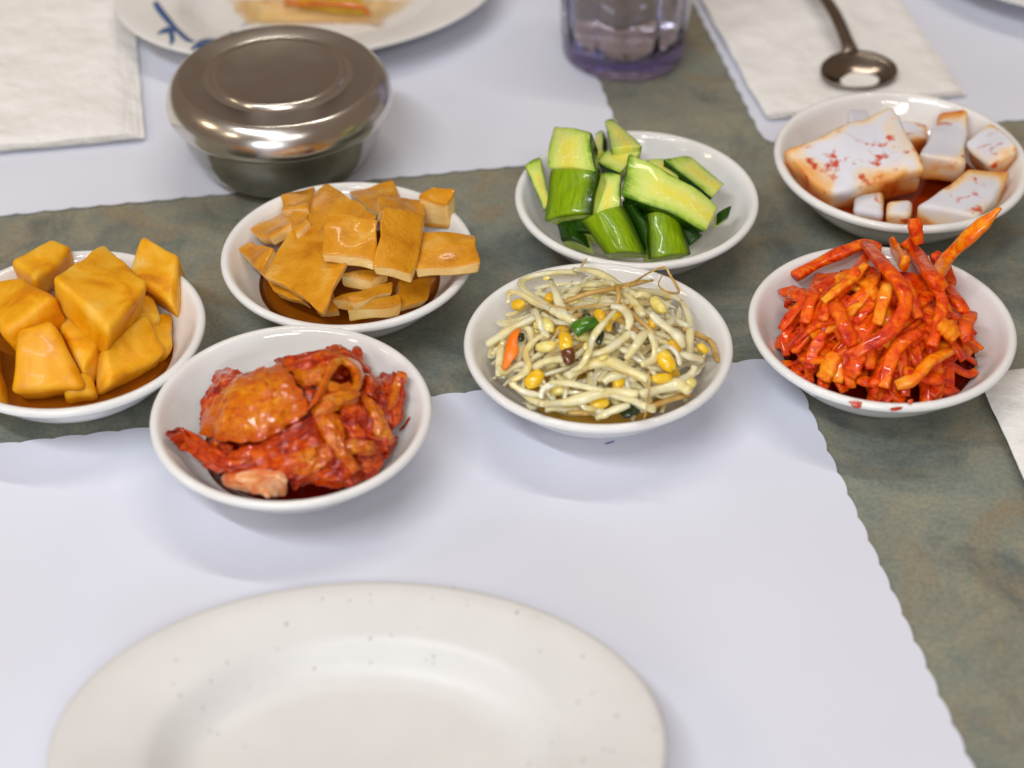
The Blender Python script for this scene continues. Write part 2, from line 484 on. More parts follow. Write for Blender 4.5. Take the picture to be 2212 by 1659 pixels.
def ellipsoid(name, c, ax_long, rl, rw, rt, mat, cleft=0.0, parent=None, seed=0, rough=0.0):
    ax_long = ax_long.normalized()
    s = ax_long.cross(Vector((0, -0.5, 0.85)))
    if s.length < 0.1: s = ax_long.cross(Vector((1, 0, 0)))
    s.normalize(); t = s.cross(ax_long)
    vs, fs = [], []; nu, nv = 14, 10
    for j in range(nv + 1):
        th = math.pi * j / nv
        for i in range(nu):
            a = 2 * math.pi * i / nu
            x, y, z = math.cos(th), math.sin(th) * math.cos(a), math.sin(th) * math.sin(a)
            k = 1 - cleft * math.exp(-(y / 0.16) ** 2)
            bend = 0.22 * (x * x)
            k *= 1 + rough * noise.noise(Vector((x * 2 + seed, y * 2, z * 2)))
            vs.append(c + ax_long * (x * rl * k) + s * ((y * k - bend * 0.6) * rw) + t * (z * rt * k))
    for j in range(nv):
        for i in range(nu):
            k = (i + 1) % nu
            fs.append((j * nu + i, j * nu + k, (j + 1) * nu + k, (j + 1) * nu + i))
    o = mesh_obj(name, vs, fs, mat, parent)
    bm = bmesh.new(); bm.from_mesh(o.data); bmesh.ops.remove_doubles(bm, verts=bm.verts, dist=1e-7); bmesh.ops.recalc_face_normals(bm, faces=bm.faces); bm.to_mesh(o.data); bm.free()
    o.data.polygons.foreach_set('use_smooth', [True] * len(o.data.polygons))
    return o

# ------------------------------------------------------------------ table and paper
verts = [(-1.2, -0.3, 0), (1.2, -0.3, 0), (1.2, 1.9, 0), (-1.2, 1.9, 0)]
tb = mesh_obj('table_top', verts, [(0, 1, 2, 3)], MT, smooth=False)
tag(tb, kind='structure')

YAW = R(9.9)
def placemat(name, corner, sx, sy, w, d, label, z=0.0006, seed=0):
    """scallop-edged paper mat; corner = its corner, sx/sy = which way it runs from there"""
    ex = Vector((math.cos(YAW), math.sin(YAW), 0)) * sx; ey = Vector((-math.sin(YAW), math.cos(YAW), 0)) * sy
    per, amp, rc = 0.0135, 0.0011, 0.009
    out = []
    def run(L):
        k = max(1, round((L - 2 * rc) / per)); steps = k * 8
        return [(rc + (L - 2 * rc) * i / steps, amp * (abs(math.sin(math.pi * k * i / steps)) ** 0.8 - 0.5) + 0.0004 * noise.noise(Vector((i * 0.13, seed, L)))) for i in range(steps + 1)]
    def arc(cx, cy, a0):
        return [(cx + rc * math.cos(a0 + i * math.pi / 16), cy + rc * math.sin(a0 + i * math.pi / 16)) for i in range(1, 8)]
    out += [(t, -o) for t, o in run(w)] + arc(w - rc, rc, -math.pi / 2)
    out += [(w + o, t) for t, o in run(d)] + arc(w - rc, d - rc, 0)
    out += [(w - t, d + o) for t, o in run(w)] + arc(rc, d - rc, math.pi / 2)
    out += [(-o, d - t) for t, o in run(d)] + arc(rc, rc, math.pi)
    bm = bmesh.new()
    P = lambda x, y: Vector(corner) + ex * x + ey * y
    ring = [bm.verts.new(P(x, y) + Vector((0, 0, z))) for x, y in out]
    f = bm.faces.new(ring)
    bmesh.ops.recalc_face_normals(bm, faces=[f])
    if f.normal.z < 0: f.normal_flip()
    r2 = bmesh.ops.extrude_face_region(bm, geom=[f])
    for v in [e for e in r2['geom'] if isinstance(e, bmesh.types.BMVert)]: v.co.z += 0.0004
    bmesh.ops.recalc_face_normals(bm, faces=bm.faces)
    me = bpy.data.meshes.new(name); bm.to_mesh(me); bm.free()
    me.materials.append(M_PAPER)
    o = bpy.data.objects.new(name, me); col.objects.link(o)
    return tag(o, label, 'placemat', 'scalloped paper placemats on the table')

pm = placemat('paper_placemat', (0.1195, 0.6545, 0), -1, -1, 0.39, 0.30, 'white scalloped paper placemat under the empty oval plate', seed=1)
placemat('paper_placemat', (0.0585, 0.8165, 0), -1, 1, 0.39, 0.30, 'white scalloped paper placemat under the covered steel bowl', seed=2)
placemat('paper_placemat', (0.1285, 0.8265, 0), 1, 1, 0.39, 0.30, 'white scalloped paper placemat under the napkin with the spoon', seed=3)
ink = patch('ink_mark', [[at(1307, 957, 0.0012), at(1316, 954, 0.0012), at(1329, 950, 0.0012)], [at(1309, 959.5, 0.0012), at(1318, 957, 0.0012), at(1330, 951.5, 0.0012)]], 0.0002, M_INK, 6, 3, 0.0, parent=pm)
ink['label'] = 'small blue pen mark'

def napkin(name, corners, label, layers=4, z0=0.0012, seed=0, shift=(0, 0), wave=0.0009):
    """folded paper napkin: corners counter-clockwise, layers stacked and slightly slipped"""
    root = bpy.data.objects.new(name, None); col.objects.link(root)
    c = sum((Vector(p) for p in corners), Vector()) / 4
    root.location = (c.x, c.y, z0)
    tag(root, label, 'napkin', 'folded white paper napkins')
    A, B, C, D = [Vector(p) - Vector((c.x, c.y, 0)) for p in corners]
    for k in range(layers):
        n, vs, fs = 40, [], []
        off = Vector((shift[0] * (layers - 1 - k), shift[1] * (layers - 1 - k), 0))
        for j in range(n + 1):
            for i in range(n + 1):
                u, v = i / n, j / n
                p = A.lerp(B, u).lerp(D.lerp(C, u), v) + off
                q = Vector((p.x * 34 + seed * 9 + k * 0.15, p.y * 34 + k * 0.12, 0))
                h = wave * (noise.noise(q) + 0.5 * noise.noise(q * 2.3) + 0.25 * noise.noise(q * 5)) * (0.35 + 0.65 * k / max(1, layers - 1))
                ed = min(u, 1 - u, v, 1 - v)
                h += 0.0003 * k
                e = Vector((noise.noise(q * 1.5 + Vector((k * 2, 0, 0))), noise.noise(q * 1.5 + Vector((0, k * 3, 5))), 0)) * 0.0007
                vs.append(p + e + Vector((0, 0, max(0, h) + 0.0009 * k - (0.0005 * k if ed < 0.01 else 0))))
        for j in range(n):
            for i in range(n):
                a = j * (n + 1) + i; fs.append((a, a + 1, a + n + 2, a + n + 1))
        o = mesh_obj('napkin_layer', vs, fs, M_NAPKIN, root)
    return root

e1 = Vector((math.cos(YAW), math.sin(YAW), 0)); e2 = Vector((-math.sin(YAW), math.cos(YAW), 0))
kc = at(309, 302, 0.003)
napkin('paper_napkin', [kc - Vector((0.137, 0.022, 0)), kc - Vector((0.007, 0, 0)), kc + Vector((-0.039, 0.165, 0)), kc + Vector((-0.165, 0.15, 0))], 'folded white napkin on the placemat left of the steel bowl', seed=1, shift=(0.0026, -0.0002))
nb = at(2075, 204, 0.002)
napkin('paper_napkin', [at(1652, 258, 0.002), nb, at(1890, -60, 0.002), at(1478, -60, 0.002)], 'creased white napkin lying under the steel spoon', seed=2, shift=(0.0012, -0.0008), layers=3)
nc = at(2107, 822, 0.003)
napkin('paper_napkin', [nc + Vector((0.015, -0.15, 0)), nc + Vector((0.15, -0.13, 0)), nc + Vector((0.14, 0.03, 0)), nc], 'folded white napkin cut by the picture edge, right of the red radish strip bowl', seed=3, shift=(0.0006, 0.0), wave=0.0004)

# ------------------------------------------------------------------ bowls
BH = 0.030
PROF = [(0.0, 0.0022), (0.0215, 0.0022), (0.0222, 0.0), (0.0245, 0.0), (0.0252, 0.0022), (0.0300, 0.0046), (0.0360, 0.0090), (0.0420, 0.0145), (0.0468, 0.0200), (0.0506, 0.0250), (0.0530, 0.0277),
        (0.0548, 0.0289), (0.0557, 0.0301), (0.0559, 0.0314), (0.0553, 0.0325), (0.0541, 0.0330), (0.0529, 0.0327), (0.0518, 0.0316), (0.0502, 0.0292), (0.0478, 0.0250), (0.0440, 0.0198), (0.0388, 0.0144), (0.0325, 0.0098), (0.0255, 0.0070), (0.0170, 0.0058), (0.0, 0.0054)]
PROF = [(r, z * 0.94) for r, z in PROF]
INNER = [(p[0], p[1]) for p in reversed(PROF[15:])]
def inner_z(r):
    for (r0, z0), (r1, z1) in zip(INNER, INNER[1:]):
        if r <= r1: return z0 + (z1 - z0) * (r - r0) / (r1 - r0)
    return 0.0310
class Dish:
    def __init__(s, px, py, label, edge, peak, crop, scale=1.0, rot=0.0):
        s.c = at(px, py, BH * scale); s.k = scale
        s.edge, s.peak = edge, peak
        x0, y0, sc = crop; s.x0, s.y0, s.sc = x0, y0, sc
        s.o = lathe('side_dish_bowl', [(r * scale, z * scale) for r, z in PROF], M_BOWL, 112, loc=(s.c.x, s.c.y, 0.0011), rot=rot)
        tag(s.o, label, 'bowl', 'small white side dish bowls')
    def px(s, cx, cy):
        return (s.x0 + cx / s.sc) / 1.80832, (s.y0 + cy / s.sc) / 1.80832
    def S(s, x, y):
        r = math.hypot(x - s.c.x, y - s.c.y)
        q = min(1.0, r / (0.050 * s.k))
        m = s.edge + (s.peak - s.edge) * (1 - q * q)
        return max(m, s.k * inner_z(r / s.k) + 0.0025) if r < 0.052 * s.k else max(s.edge, 0.032 * s.k)
    def on(s, cx, cy, dz=0.0, full=False, base=None):
        px, py = (cx, cy) if full else s.px(cx, cy)
        d = ray(px, py); d /= -d.z
        o = Vector((0, 0, CAMH)); f = base or s.S
        hi = 0.11; lo = hi
        while lo > 0.0:
            p = o + d * (CAMH - lo)
            if lo <= f(p.x, p.y) + dz: break
            hi = lo; lo -= 0.001
        for _ in range(12):
            m = (hi + lo) / 2; p = o + d * (CAMH - m)
            if m <= f(p.x, p.y) + dz: lo = m
            else: hi = m
        return o + d * (CAMH - lo)
    def wall(s, cx, cy, dz=0.0004):
        return s.on(cx, cy, dz, base=lambda x, y: s.k * inner_z(math.hypot(x - s.c.x, y - s.c.y) / s.k) + 0.0011)
    def quad(s, pts, dz):
        if not isinstance(dz, (list, tuple)): dz = [dz] * 4
        return [s.on(p[0], p[1], z / 1000) for p, z in zip(pts, dz)]
    def pool(s, name, z, mat, label, cat):
        """sauce lying in the bottom of the bowl"""
        r = 0.0
        while r < 0.05 and s.k * inner_z(r / s.k) < z: r += 0.0002
        prof = [(0.0, z), (r * 0.6, z + 0.0001), (r * 0.9, z), (r + 0.0006, z + 0.0005), (r + 0.0004, z - 0.0004), (r * 0.92, z - 0.0022), (r * 0.7, z - 0.004), (0.0, z - 0.0035)]
        prof = [(a, max(b, s.k * inner_z(a / s.k) + 0.0002) if i > 3 else b) for i, (a, b) in enumerate(prof)]
        o = lathe(name, prof, mat, 64, loc=(s.c.x, s.c.y, 0.0011))
        return tag(o, label, cat)

tofu = Dish(752, 550, 'white bowl piled with brown fish cake slices', 0.026, 0.047, (850, 650, 2.011))
cuc = Dish(1375, 428, 'white bowl filled with green cucumber chunks', 0.026, 0.046, (1950, 420, 2.011))
spr = Dish(1292, 744, 'white bowl heaped with pale bean sprouts', 0.026, 0.043, (1780, 980, 1.975))
kim = Dish(630, 893, 'white bowl holding red cabbage kimchi', 0.016, 0.037, (580, 1230, 1.940))
car = Dish(1904, 703, 'white bowl of red radish strips with sauce on its rim', 0.018, 0.047, (2880, 780, 1.907))
rad = Dish(1946, 345, 'white bowl of pickled white radish chunks', 0.022, 0.036, (2950, 330, 2.107), 1.065)
pot = Dish(155, 714, 'white bowl of amber potato cubes cut by the left picture edge', 0.026, 0.043, (0, 850, 1.952))

M_BROTH_RED = mat_plain('red_brine', lin(120, 18, 4), 0.06, Specular_IOR_Level=0.5)
M_BROTH_BRN = mat_plain('soy_broth', lin(146, 80, 10), 0.1)
M_BROTH_PALE = mat_plain('sprout_liquid', lin(226, 178, 72), 0.08)
M_BROTH_ORG = mat_plain('radish_brine', lin(140, 44, 6), 0.06)
tofu.pool('soy_broth', 0.0145, M_BROTH_BRN, 'brown soy broth under the fish cake slices', 'sauce')
pot.pool('soy_broth', 0.0150, M_BROTH_BRN, 'amber soy broth under the potato cubes', 'sauce')
kim.pool('kimchi_brine', 0.0115, M_BROTH_RED, 'dark red brine under the cabbage kimchi', 'sauce')
car.pool('radish_strip_brine', 0.0150, M_BROTH_RED, 'dark red sauce under the heap of radish strips', 'sauce')
rad.pool('radish_brine', 0.0150, M_BROTH_ORG, 'orange red brine around the white radish chunks', 'sauce')
spr.pool('sprout_liquid', 0.0085, M_BROTH_PALE, 'thin yellow liquid under the bean sprouts', 'sauce')

# ------------------------------------------------------------------ fish cake slices
M_FISH = mat_fish_cake()
def fish(pts, dz, th, label, seed, **kw):
    o = hexa('fish_cake_slice', tofu.quad(pts, dz), th, M_FISH, r=kw.pop('r', 0.0011), rough=kw.pop('rough', 0.0016), nscale=95, seed=seed, n=8, **kw)
    return tag(o, label, 'fish cake', 'fish cake slices in the bowl')
fish([(495, 215), (770, 160), (700, 320), (500, 340)], 3, 0.006, 'blurred fish cake slice at the far left rim, behind the longest slice', 1)
fish([(240, 500), (545, 325), (575, 440), (400, 560)], 1, 0.006, 'fish cake slice leaning on the left rim, above the lowest left slice', 2)
fish([(165, 640), (265, 575), (440, 640), (345, 850)], -1, 0.007, 'lowest left fish cake slice, its pale cut edge against the bowl wall', 3)
fish([(565, 380), (690, 300), (720, 420), (590, 520)], 1, 0.006, 'small fish cake piece wedged behind the left edge of the longest slice', 4)
fish([(1030, 195), (1385, 98), (1440, 250), (1250, 340)], 2, 0.006, 'fish cake slice with a pointed tip at the far rim', 5)
fish([(1255, 230), (1630, 262), (1640, 380), (1280, 350)], 4, 0.006, 'dark brown fish cake slice tucked behind the upright strip', 6)
fish([(1690, 148), (1870, 185), (1800, 290), (1570, 250)], [9, 9, 8, 7], 0.0125, 'thick fish cake chunk standing at the upper right rim', 7, down=Vector((0.10, -0.35, -1)), taper=0.97)
fish([(960, 850), (1210, 820), (1350, 830), (1200, 900)], -5, 0.006, 'pale fish cake piece under the square middle slice', 8, down=Vector((0, -0.25, -1)))
fish([(880, 1060), (1380, 880), (1380, 960), (1060, 1080)], -7, 0.005, 'brown fish cake strip, middle of the three stacked at the front', 9, down=Vector((0, -0.3, -1)))
fish([(1120, 1060), (1430, 990), (1440, 1080), (1000, 1130)], -8, 0.006, 'pale fish cake piece at the bottom, next to the near rim', 10, down=Vector((0, -0.3, -1)))
fish([(1420, 880), (1740, 880), (1650, 1050), (1440, 1100)], -9, 0.006, 'dark soaked fish cake piece at the lower right under the overhanging slice', 11)
fish([(300, 700), (480, 760), (700, 1080), (420, 980)], -5, 0.007, 'soaked fish cake piece under the left edge of the longest slice', 16)
fish([(700, 1000), (900, 950), (960, 1130), (780, 1150)], -9, 0.006, 'soaked fish cake piece at the bottom beside the tip of the longest slice', 17)
fish([(1610, 505), (2020, 520), (2065, 750), (1545, 800)], [7, 10, 10, 8], 0.0052, 'fish cake slice overhanging the right rim of its bowl', 12, arch=0.0008, down=Vector((0.05, -0.35, -1)))
fish([(850, 105), (1240, 385), (815, 1165), (345, 855)], [6, 7, 5, 5], 0.0042, 'largest fish cake slice, a long folded sheet lying at the left', 13, arch=0.002, bulge=0.001, rough=0.0018)
fish([(855, 335), (1280, 425), (1232, 735), (820, 665)], [11, 11, 10, 9], 0.0058, 'square fish cake slice lying in the middle of the pile', 14, arch=0.0005, down=Vector((0, -0.3, -1)))
fish([(1300, 322), (1622, 372), (1540, 835), (1225, 765)], [14, 13, 12, 12], 0.0056, 'upright fish cake strip between the square slice and the overhanging one', 15, arch=0.0012, down=Vector((0.05, -0.35, -1)))

# ------------------------------------------------------------------ cucumber chunks
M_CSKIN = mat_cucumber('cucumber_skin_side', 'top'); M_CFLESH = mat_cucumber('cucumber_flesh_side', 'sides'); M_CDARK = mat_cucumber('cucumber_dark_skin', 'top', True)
def cuke(pts, dz, th, label, seed, skin=False, **kw):
    q = cuc.quad(pts, dz)
    o = hexa('cucumber_chunk', q, th, M_CDARK if skin == 'dark' else M_CSKIN if skin else M_CFLESH, r=kw.pop('r', 0.0009), rough=kw.pop('rough', 0.0007), nscale=90, seed=seed, n=9, bulge=kw.pop('bulge', 0.004 if skin else 0.0008), taper=kw.pop('taper', 0.72 if not skin else 0.95), **kw)
    return tag(o, label, 'cucumber', 'cucumber chunks in the bowl')
cuke([(745, 215), (815, 175), (820, 330), (760, 400)], 6, 0.005, 'thin pale cucumber sliver between the tall chunk and the far rim', 1)
cuke([(830, 110), (905, 90), (1130, 300), (880, 335)], 6, 0.011, 'pointed cucumber chunk standing at the far rim', 2)
cuke([(770, 430), (840, 330), (1130, 330), (940, 520)], 3, 0.009, 'yellow fleshed cucumber chunk in the middle behind the big wedge', 3)
cuke([(1280, 400), (1510, 390), (1770, 600), (1680, 710)], [2, 2, 2, 2], 0.010, 'blurred cucumber chunk behind the big wedge near the right rim', 4)
cuke([(195, 450), (330, 385), (400, 760), (350, 800)], [4, 6, 2, 1], 0.006, 'thin light green cucumber slice leaning on the left rim', 5)
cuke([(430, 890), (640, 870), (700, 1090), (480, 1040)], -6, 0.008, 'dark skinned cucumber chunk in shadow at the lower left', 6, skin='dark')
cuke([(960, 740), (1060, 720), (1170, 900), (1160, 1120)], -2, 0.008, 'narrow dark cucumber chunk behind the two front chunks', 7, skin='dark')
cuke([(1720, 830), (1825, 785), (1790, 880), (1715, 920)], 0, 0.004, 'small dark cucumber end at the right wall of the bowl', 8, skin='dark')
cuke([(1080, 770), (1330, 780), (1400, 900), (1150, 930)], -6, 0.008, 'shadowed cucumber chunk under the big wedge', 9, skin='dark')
cuke([(800, 500), (960, 520), (960, 800), (720, 860)], [3, 3, 1, 1], 0.009, 'light green cucumber chunk reaching up behind the front chunk', 10, skin=False)
cuke([(640, 880), (985, 770), (1160, 1150), (830, 1150)], [2, 3, -3, -4], 0.013, 'green skinned cucumber chunk at the front, left of the blocky one', 11, skin=True)
cuke([(1160, 830), (1410, 810), (1510, 1150), (1180, 1190)], [0, 0, -5, -5], 0.011, 'blocky green cucumber chunk at the front rim with upright stripes', 12, skin=True)
cuke([(430, 130), (720, 190), (770, 520), (370, 480)], [20, 19, 13, 13], 0.011, 'tallest cucumber chunk standing at the left of the bowl', 13, arch=0.002, r=0.002)
cuke([(400, 490), (775, 500), (715, 830), (350, 890)], [13, 13, 6, 4], 0.009, 'cucumber chunk with pale streaks under the tallest chunk', 14, skin=True, bulge=0.003)
cuke([(952, 692), (1010, 328), (1745, 775), (1635, 985)], [10, 15, 9, 6], 0.013, 'big wedge of cucumber with bright yellow seeded flesh', 15, arch=0.003, r=0.0022, rough=0.0011)
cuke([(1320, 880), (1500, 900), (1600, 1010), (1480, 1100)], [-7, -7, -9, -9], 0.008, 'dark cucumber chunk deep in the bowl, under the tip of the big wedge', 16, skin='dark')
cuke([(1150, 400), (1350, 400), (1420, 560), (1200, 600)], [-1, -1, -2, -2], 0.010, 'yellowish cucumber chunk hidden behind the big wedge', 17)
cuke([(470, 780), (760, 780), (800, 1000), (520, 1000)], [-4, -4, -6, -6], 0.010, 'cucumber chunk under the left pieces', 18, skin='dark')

# ------------------------------------------------------------------ potato cubes
M_POT = mat_food('braised_potato', [(0.3, lin(206, 128, 0)), (0.45, lin(230, 160, 6)), (0.57, lin(236, 178, 44)), (0.70, lin(238, 198, 104))], 48, 0.42, 0.45, (1, 0.6, 0.15), 0.007, 0.35, 260, 0.0012, 0.04, 0.6, 0.3)
def spud(pts, dz, th, label, seed, **kw):
    o = hexa('potato_cube', pot.quad(pts, dz), th, M_POT, r=0.0036, rough=0.0013, nscale=85, seed=seed, n=9, **kw)
    return tag(o, label, 'potato', 'braised potato cubes in the bowl')
spud([(400, 720), (560, 620), (790, 900), (640, 1180)], -6, 0.016, 'shadowed potato cube under the diamond shaped one', 1)
spud([(60, 330), (380, 150), (560, 200), (250, 470)], [6, 7, 6, 4], 0.014, 'potato piece at the far rim with a knobbly end', 2)
spud([(1080, 125), (1365, 270), (1330, 680), (950, 400)], [8, 8, 2, 3], 0.016, 'potato chunk leaning out over the right rim', 3)
spud([(-180, 480), (180, 440), (430, 600), (0, 900)], [6, 7, 6, 4], 0.017, 'pale potato cube cut by the left picture edge', 4)
spud([(780, 960), (1120, 720), (1310, 1020), (800, 1280)], [-3, -2, -5, -6], 0.016, 'potato cube at the lower right beside the bowl wall', 5)
spud([(1080, 740), (1330, 700), (1330, 980), (1100, 960)], -7, 0.014, 'amber potato cube sunk at the right wall', 9)
spud([(470, 1180), (700, 1150), (760, 1330), (480, 1360)], -9, 0.012, 'potato cube sunk in the broth at the near rim', 10)
spud([(880, 520), (1180, 560), (1240, 760), (960, 760)], -3, 0.014, 'potato cube in shade behind the diamond shaped one', 11)
spud([(130, 830), (385, 780), (660, 1290), (60, 1350)], [3, 3, -5, -5], 0.018, 'large pale potato cube at the near rim', 6)
spud([(-420, 760), (-60, 900), (10, 1300), (-360, 1250)], -2, 0.016, 'potato cube mostly outside the left picture edge', 7)
spud([(800, 170), (1140, 490), (835, 850), (390, 440)], [12, 12, 9, 11], 0.017, 'orange potato cube on top of the pile, seen as a diamond', 8)

# ------------------------------------------------------------------ pickled radish chunks
M_RAD = mat_radish()
def rdsh(pts, dz, th, label, seed, **kw):
    o = hexa('radish_chunk', rad.quad(pts, dz), th, M_RAD, r=0.0026, rough=0.0020, nscale=70, seed=seed, n=7, **kw)
    return tag(o, label, 'radish', 'pickled radish chunks in the bowl')
rdsh([(740, 195), (920, 180), (980, 320), (770, 350)], -2, 0.010, 'small greyish radish piece behind the largest chunk', 1)
rdsh([(1160, 290), (1460, 300), (1440, 450), (1230, 470)], -6, 0.010, 'red stained radish piece sunk at the back of the bowl', 2)
rdsh([(820, 890), (1060, 860), (1030, 1060), (800, 1010)], -6, 0.010, 'translucent radish piece below the largest chunk', 3)
rdsh([(1075, 940), (1310, 940), (1295, 1090), (1090, 1090)], -6, 0.010, 'small white radish cube at the near rim', 4)
rdsh([(1520, 225), (1740, 200), (1740, 660), (1350, 570)], [8, 8, 3, 3], 0.014, 'radish chunk standing upright between its two neighbours', 5)
rdsh([(1930, 280), (2160, 490), (1930, 680), (1720, 470)], [9, 9, 4, 4], 0.014, 'red flecked radish chunk at the right rim', 6)
rdsh([(1770, 690), (2110, 710), (1820, 1090), (1320, 985)], [5, 5, -1, -1], 0.016, 'white radish chunk at the lower right with a flat pale face', 7)
rdsh([(220, 540), (1125, 165), (1440, 690), (620, 915)], [7, 15, 6, 2], 0.020, 'largest radish chunk, a white slab leaning on the left wall', 8)

# ------------------------------------------------------------------ bean sprouts
M_SPR = mat_food('sprout_stalk', [(0.28, lin(226, 194, 104)), (0.42, lin(246, 226, 162)), (0.58, lin(252, 242, 200)), (0.75, lin(255, 250, 226))], 70, 0.2, 0.6, (1, 0.85, 0.5), 0.005, 0.3, 200, 0.0006, 1.0, 0.6, 0.3)
M_SPR.node_tree.nodes['Principled BSDF'].inputs['Transmission Weight'].default_value = 0.1
M_ROOT = mat_food('sprout_root', [(0.3, lin(176, 130, 52)), (0.7, lin(216, 184, 110))], 120, 0.25, 0.3, (1, 0.7, 0.3), 0.002, 0.2, 300, 0.0004, 0.3)
M_BEAN = mat_food('soybean_yellow', [(0.3, lin(226, 168, 10)), (0.55, lin(240, 196, 24)), (0.75, lin(244, 214, 84))], 160, 0.2, 0.35, (1, 0.7, 0.2), 0.003, 0.15, 300, 0.0004, 0.45)
M_BEANP = mat_food('soybean_pale', [(0.3, lin(224, 202, 84)), (0.7, lin(240, 230, 158))], 160, 0.2, 0.4, (1, 0.8, 0.4), 0.003, 0.15, 300, 0.0004, 0.45)
M_BROWN = mat_food('soybean_hull', [(0.35, lin(62, 28, 6)), (0.7, lin(112, 58, 14))], 200, 0.2, 0.1, coat=0.5)
M_GREEN = mat_food('scallion_green', [(0.3, lin(20, 62, 8)), (0.55, lin(62, 118, 16)), (0.75, lin(112, 160, 40))], 110, 0.15, 0.2, (0.4, 1, 0.2), 0.002, 0.2, 260, 0.0005, 0.6)
M_DKGREEN = mat_food('scallion_leaf', [(0.3, lin(8, 20, 8)), (0.7, lin(26, 52, 20))], 110, 0.2, 0.1, coat=0.5)
M_CARROT = mat_food('carrot', [(0.3, lin(246, 112, 0)), (0.7, lin(254, 140, 8))], 110, 0.35, 0.08, (1, 0.4, 0.1), 0.002, 0.15, 300, 0.0004, 0.05)
PXC = 3.57   # crop px per 2212-px in the sprout crop
def mpx(w): return w / PXC / 5227.0
G_SPR = 'bean sprouts tangled in the bowl'
def strand(pts, w, dz=4, mat=None, label='pale bean sprout stalk tangled in the heap', cat='bean sprout', name='bean_sprout', flat=0.72, ends=(0.75, 0.7), sides=12, seg=None, wob=0.35, group=G_SPR, lift=None, square=3.2, seed=None):
    P = []
    for i, p in enumerate(pts):
        z = p[2] if len(p) > 2 else dz + 1.2 * math.sin(2.2 * i + w)
        P.append(spr.on(p[0], p[1], z / 1000))
    o = tube(name, P, mpx(w) * 0.52, mat or M_SPR, seg or max(8, 5 * len(pts)), sides, square, flat, wob, None, ends, seed if seed is not None else rnd.random() * 50)
    return tag(o, label, cat, group)
def bean(c, a, rl, rw, dz, mat, parent=None, label=None, name='soybean', cleft=0.12):
    """c centre, a angle of the long axis in the picture plane (deg), rl/rw half sizes in crop px"""
    p = spr.on(c[0], c[1], dz / 1000)
    q = spr.on(c[0] + 20 * math.cos(R(a)), c[1] - 20 * math.sin(R(a)), dz / 1000)
    o = ellipsoid(name, p, q - p, mpx(rl), mpx(rw), mpx(rw) * 0.8, mat, cleft, None, rnd.random() * 9, 0.08)
    if parent: o.parent = parent
    elif label: tag(o, label, 'soybean', 'yellow soybeans among the sprouts')
    return o
# lower layer: more of the tangle, deeper in the bowl
for i in range(170):
    a = rnd.random() * 6.283; rr = 0.040 * math.sqrt(rnd.random())
    c = Vector((spr.c.x + rr * math.cos(a), spr.c.y + rr * math.sin(a), 0))
    th = rnd.gauss(0.2, 0.8); L = rnd.uniform(0.020, 0.044); bend = rnd.uniform(-0.9, 0.9)
    P = []
    for k in range(5):
        t = k / 4 - 0.5
        x = c.x + L * t * math.cos(th + bend * t); y = c.y + L * t * math.sin(th + bend * t) + 0.003 * math.sin(k * 2 + i)
        d = math.hypot(x - spr.c.x, y - spr.c.y)
        if d > 0.0445: x, y = spr.c.x + (x - spr.c.x) * 0.0445 / d, spr.c.y + (y - spr.c.y) * 0.0445 / d
        P.append(Vector((x, y, spr.S(x, y) + (-9 + 12.5 * (i / 170) + rnd.uniform(-1, 1)) / 1000)))
    for p in P: p.z = max(p.z, inner_z(math.hypot(p.x - spr.c.x, p.y - spr.c.y)) + 0.0028)
    o = tube('bean_sprout', P, rnd.uniform(0.0009, 0.0016), M_SPR if rnd.random() < 0.92 else M_ROOT, 18, 8, 3.2, 0.8, 0.35, None, (0.8, 0.3), i)
    if i > 60 and i % 7 == 0:
        b = ellipsoid('bean_head', P[0], P[0] - P[1], 0.0040, 0.0024, 0.002, M_BEAN if i % 2 else M_BEANP, 0.12, None, i, 0.08); b.parent = o
        tag(o, 'sprout stalk with its bean head half buried in the heap', 'bean sprout', G_SPR)
    else: tag(o, 'pale bean sprout stalk tangled in the heap', 'bean sprout', G_SPR)
# upper layer, strand by strand
strand([(940, 170), (800, 165), (620, 190), (510, 235), (525, 300), (610, 360), (700, 410), (770, 460)], 56, 5)
strand([(915, 140), (1050, 155), (1180, 210), (1290, 285), (1400, 340)], 62, 6)
s = strand([(405, 400, 7), (410, 330, 8), (460, 320, 8), (530, 350), (620, 405), (760, 462)], 46, 6, label='sprout with a yellow bean hooked at its left end, near the far left rim')
bean((480, 415), -15, 78, 52, 5, M_BEAN, s, name='bean_head')
strand([(735, 230), (770, 320), (805, 420), (850, 490)], 62, 8)
bean((735, 360), 70, 70, 50, 4, M_BEAN, label='yellow soybean behind the stalk near the far left')
s = strand([(975, 265), (1060, 262), (1190, 250), (1260, 290)], 50, 6)
strand([(830, 400), (1000, 335), (1200, 292), (1310, 268), (1420, 242), (1520, 228)], 42, 8, M_ROOT, 'tan sprout root running towards the far right rim', ends=(1, 0.5))
strand([(1290, 290), (1400, 225), (1500, 165), (1610, 125), (1650, 180), (1722, 315), (1640, 318), (1565, 265), (1595, 185)], 19, 9, M_ROOT, 'thin tan root curling in a loop on the far right rim', ends=(1, 0.5), seg=40)
strand([(965, 132), (992, 85), (1015, 52)], 17, 7, M_ROOT, 'short root tip poking up over the far rim', ends=(1, 0.3))
strand([(245, 718, 3), (400, 622, 5), (510, 560, 6), (610, 515, 5)], 66, 5, label='broad translucent stalk reaching the left wall of the bowl', ends=(1, 0.8))
s = strand([(612, 455), (640, 530), (672, 620), (715, 665)], 50, 8, label='sprout with a long greenish bean at the upper left')
bean((705, 575), -68, 90, 50, 6, M_BEANP, s, name='bean_head')
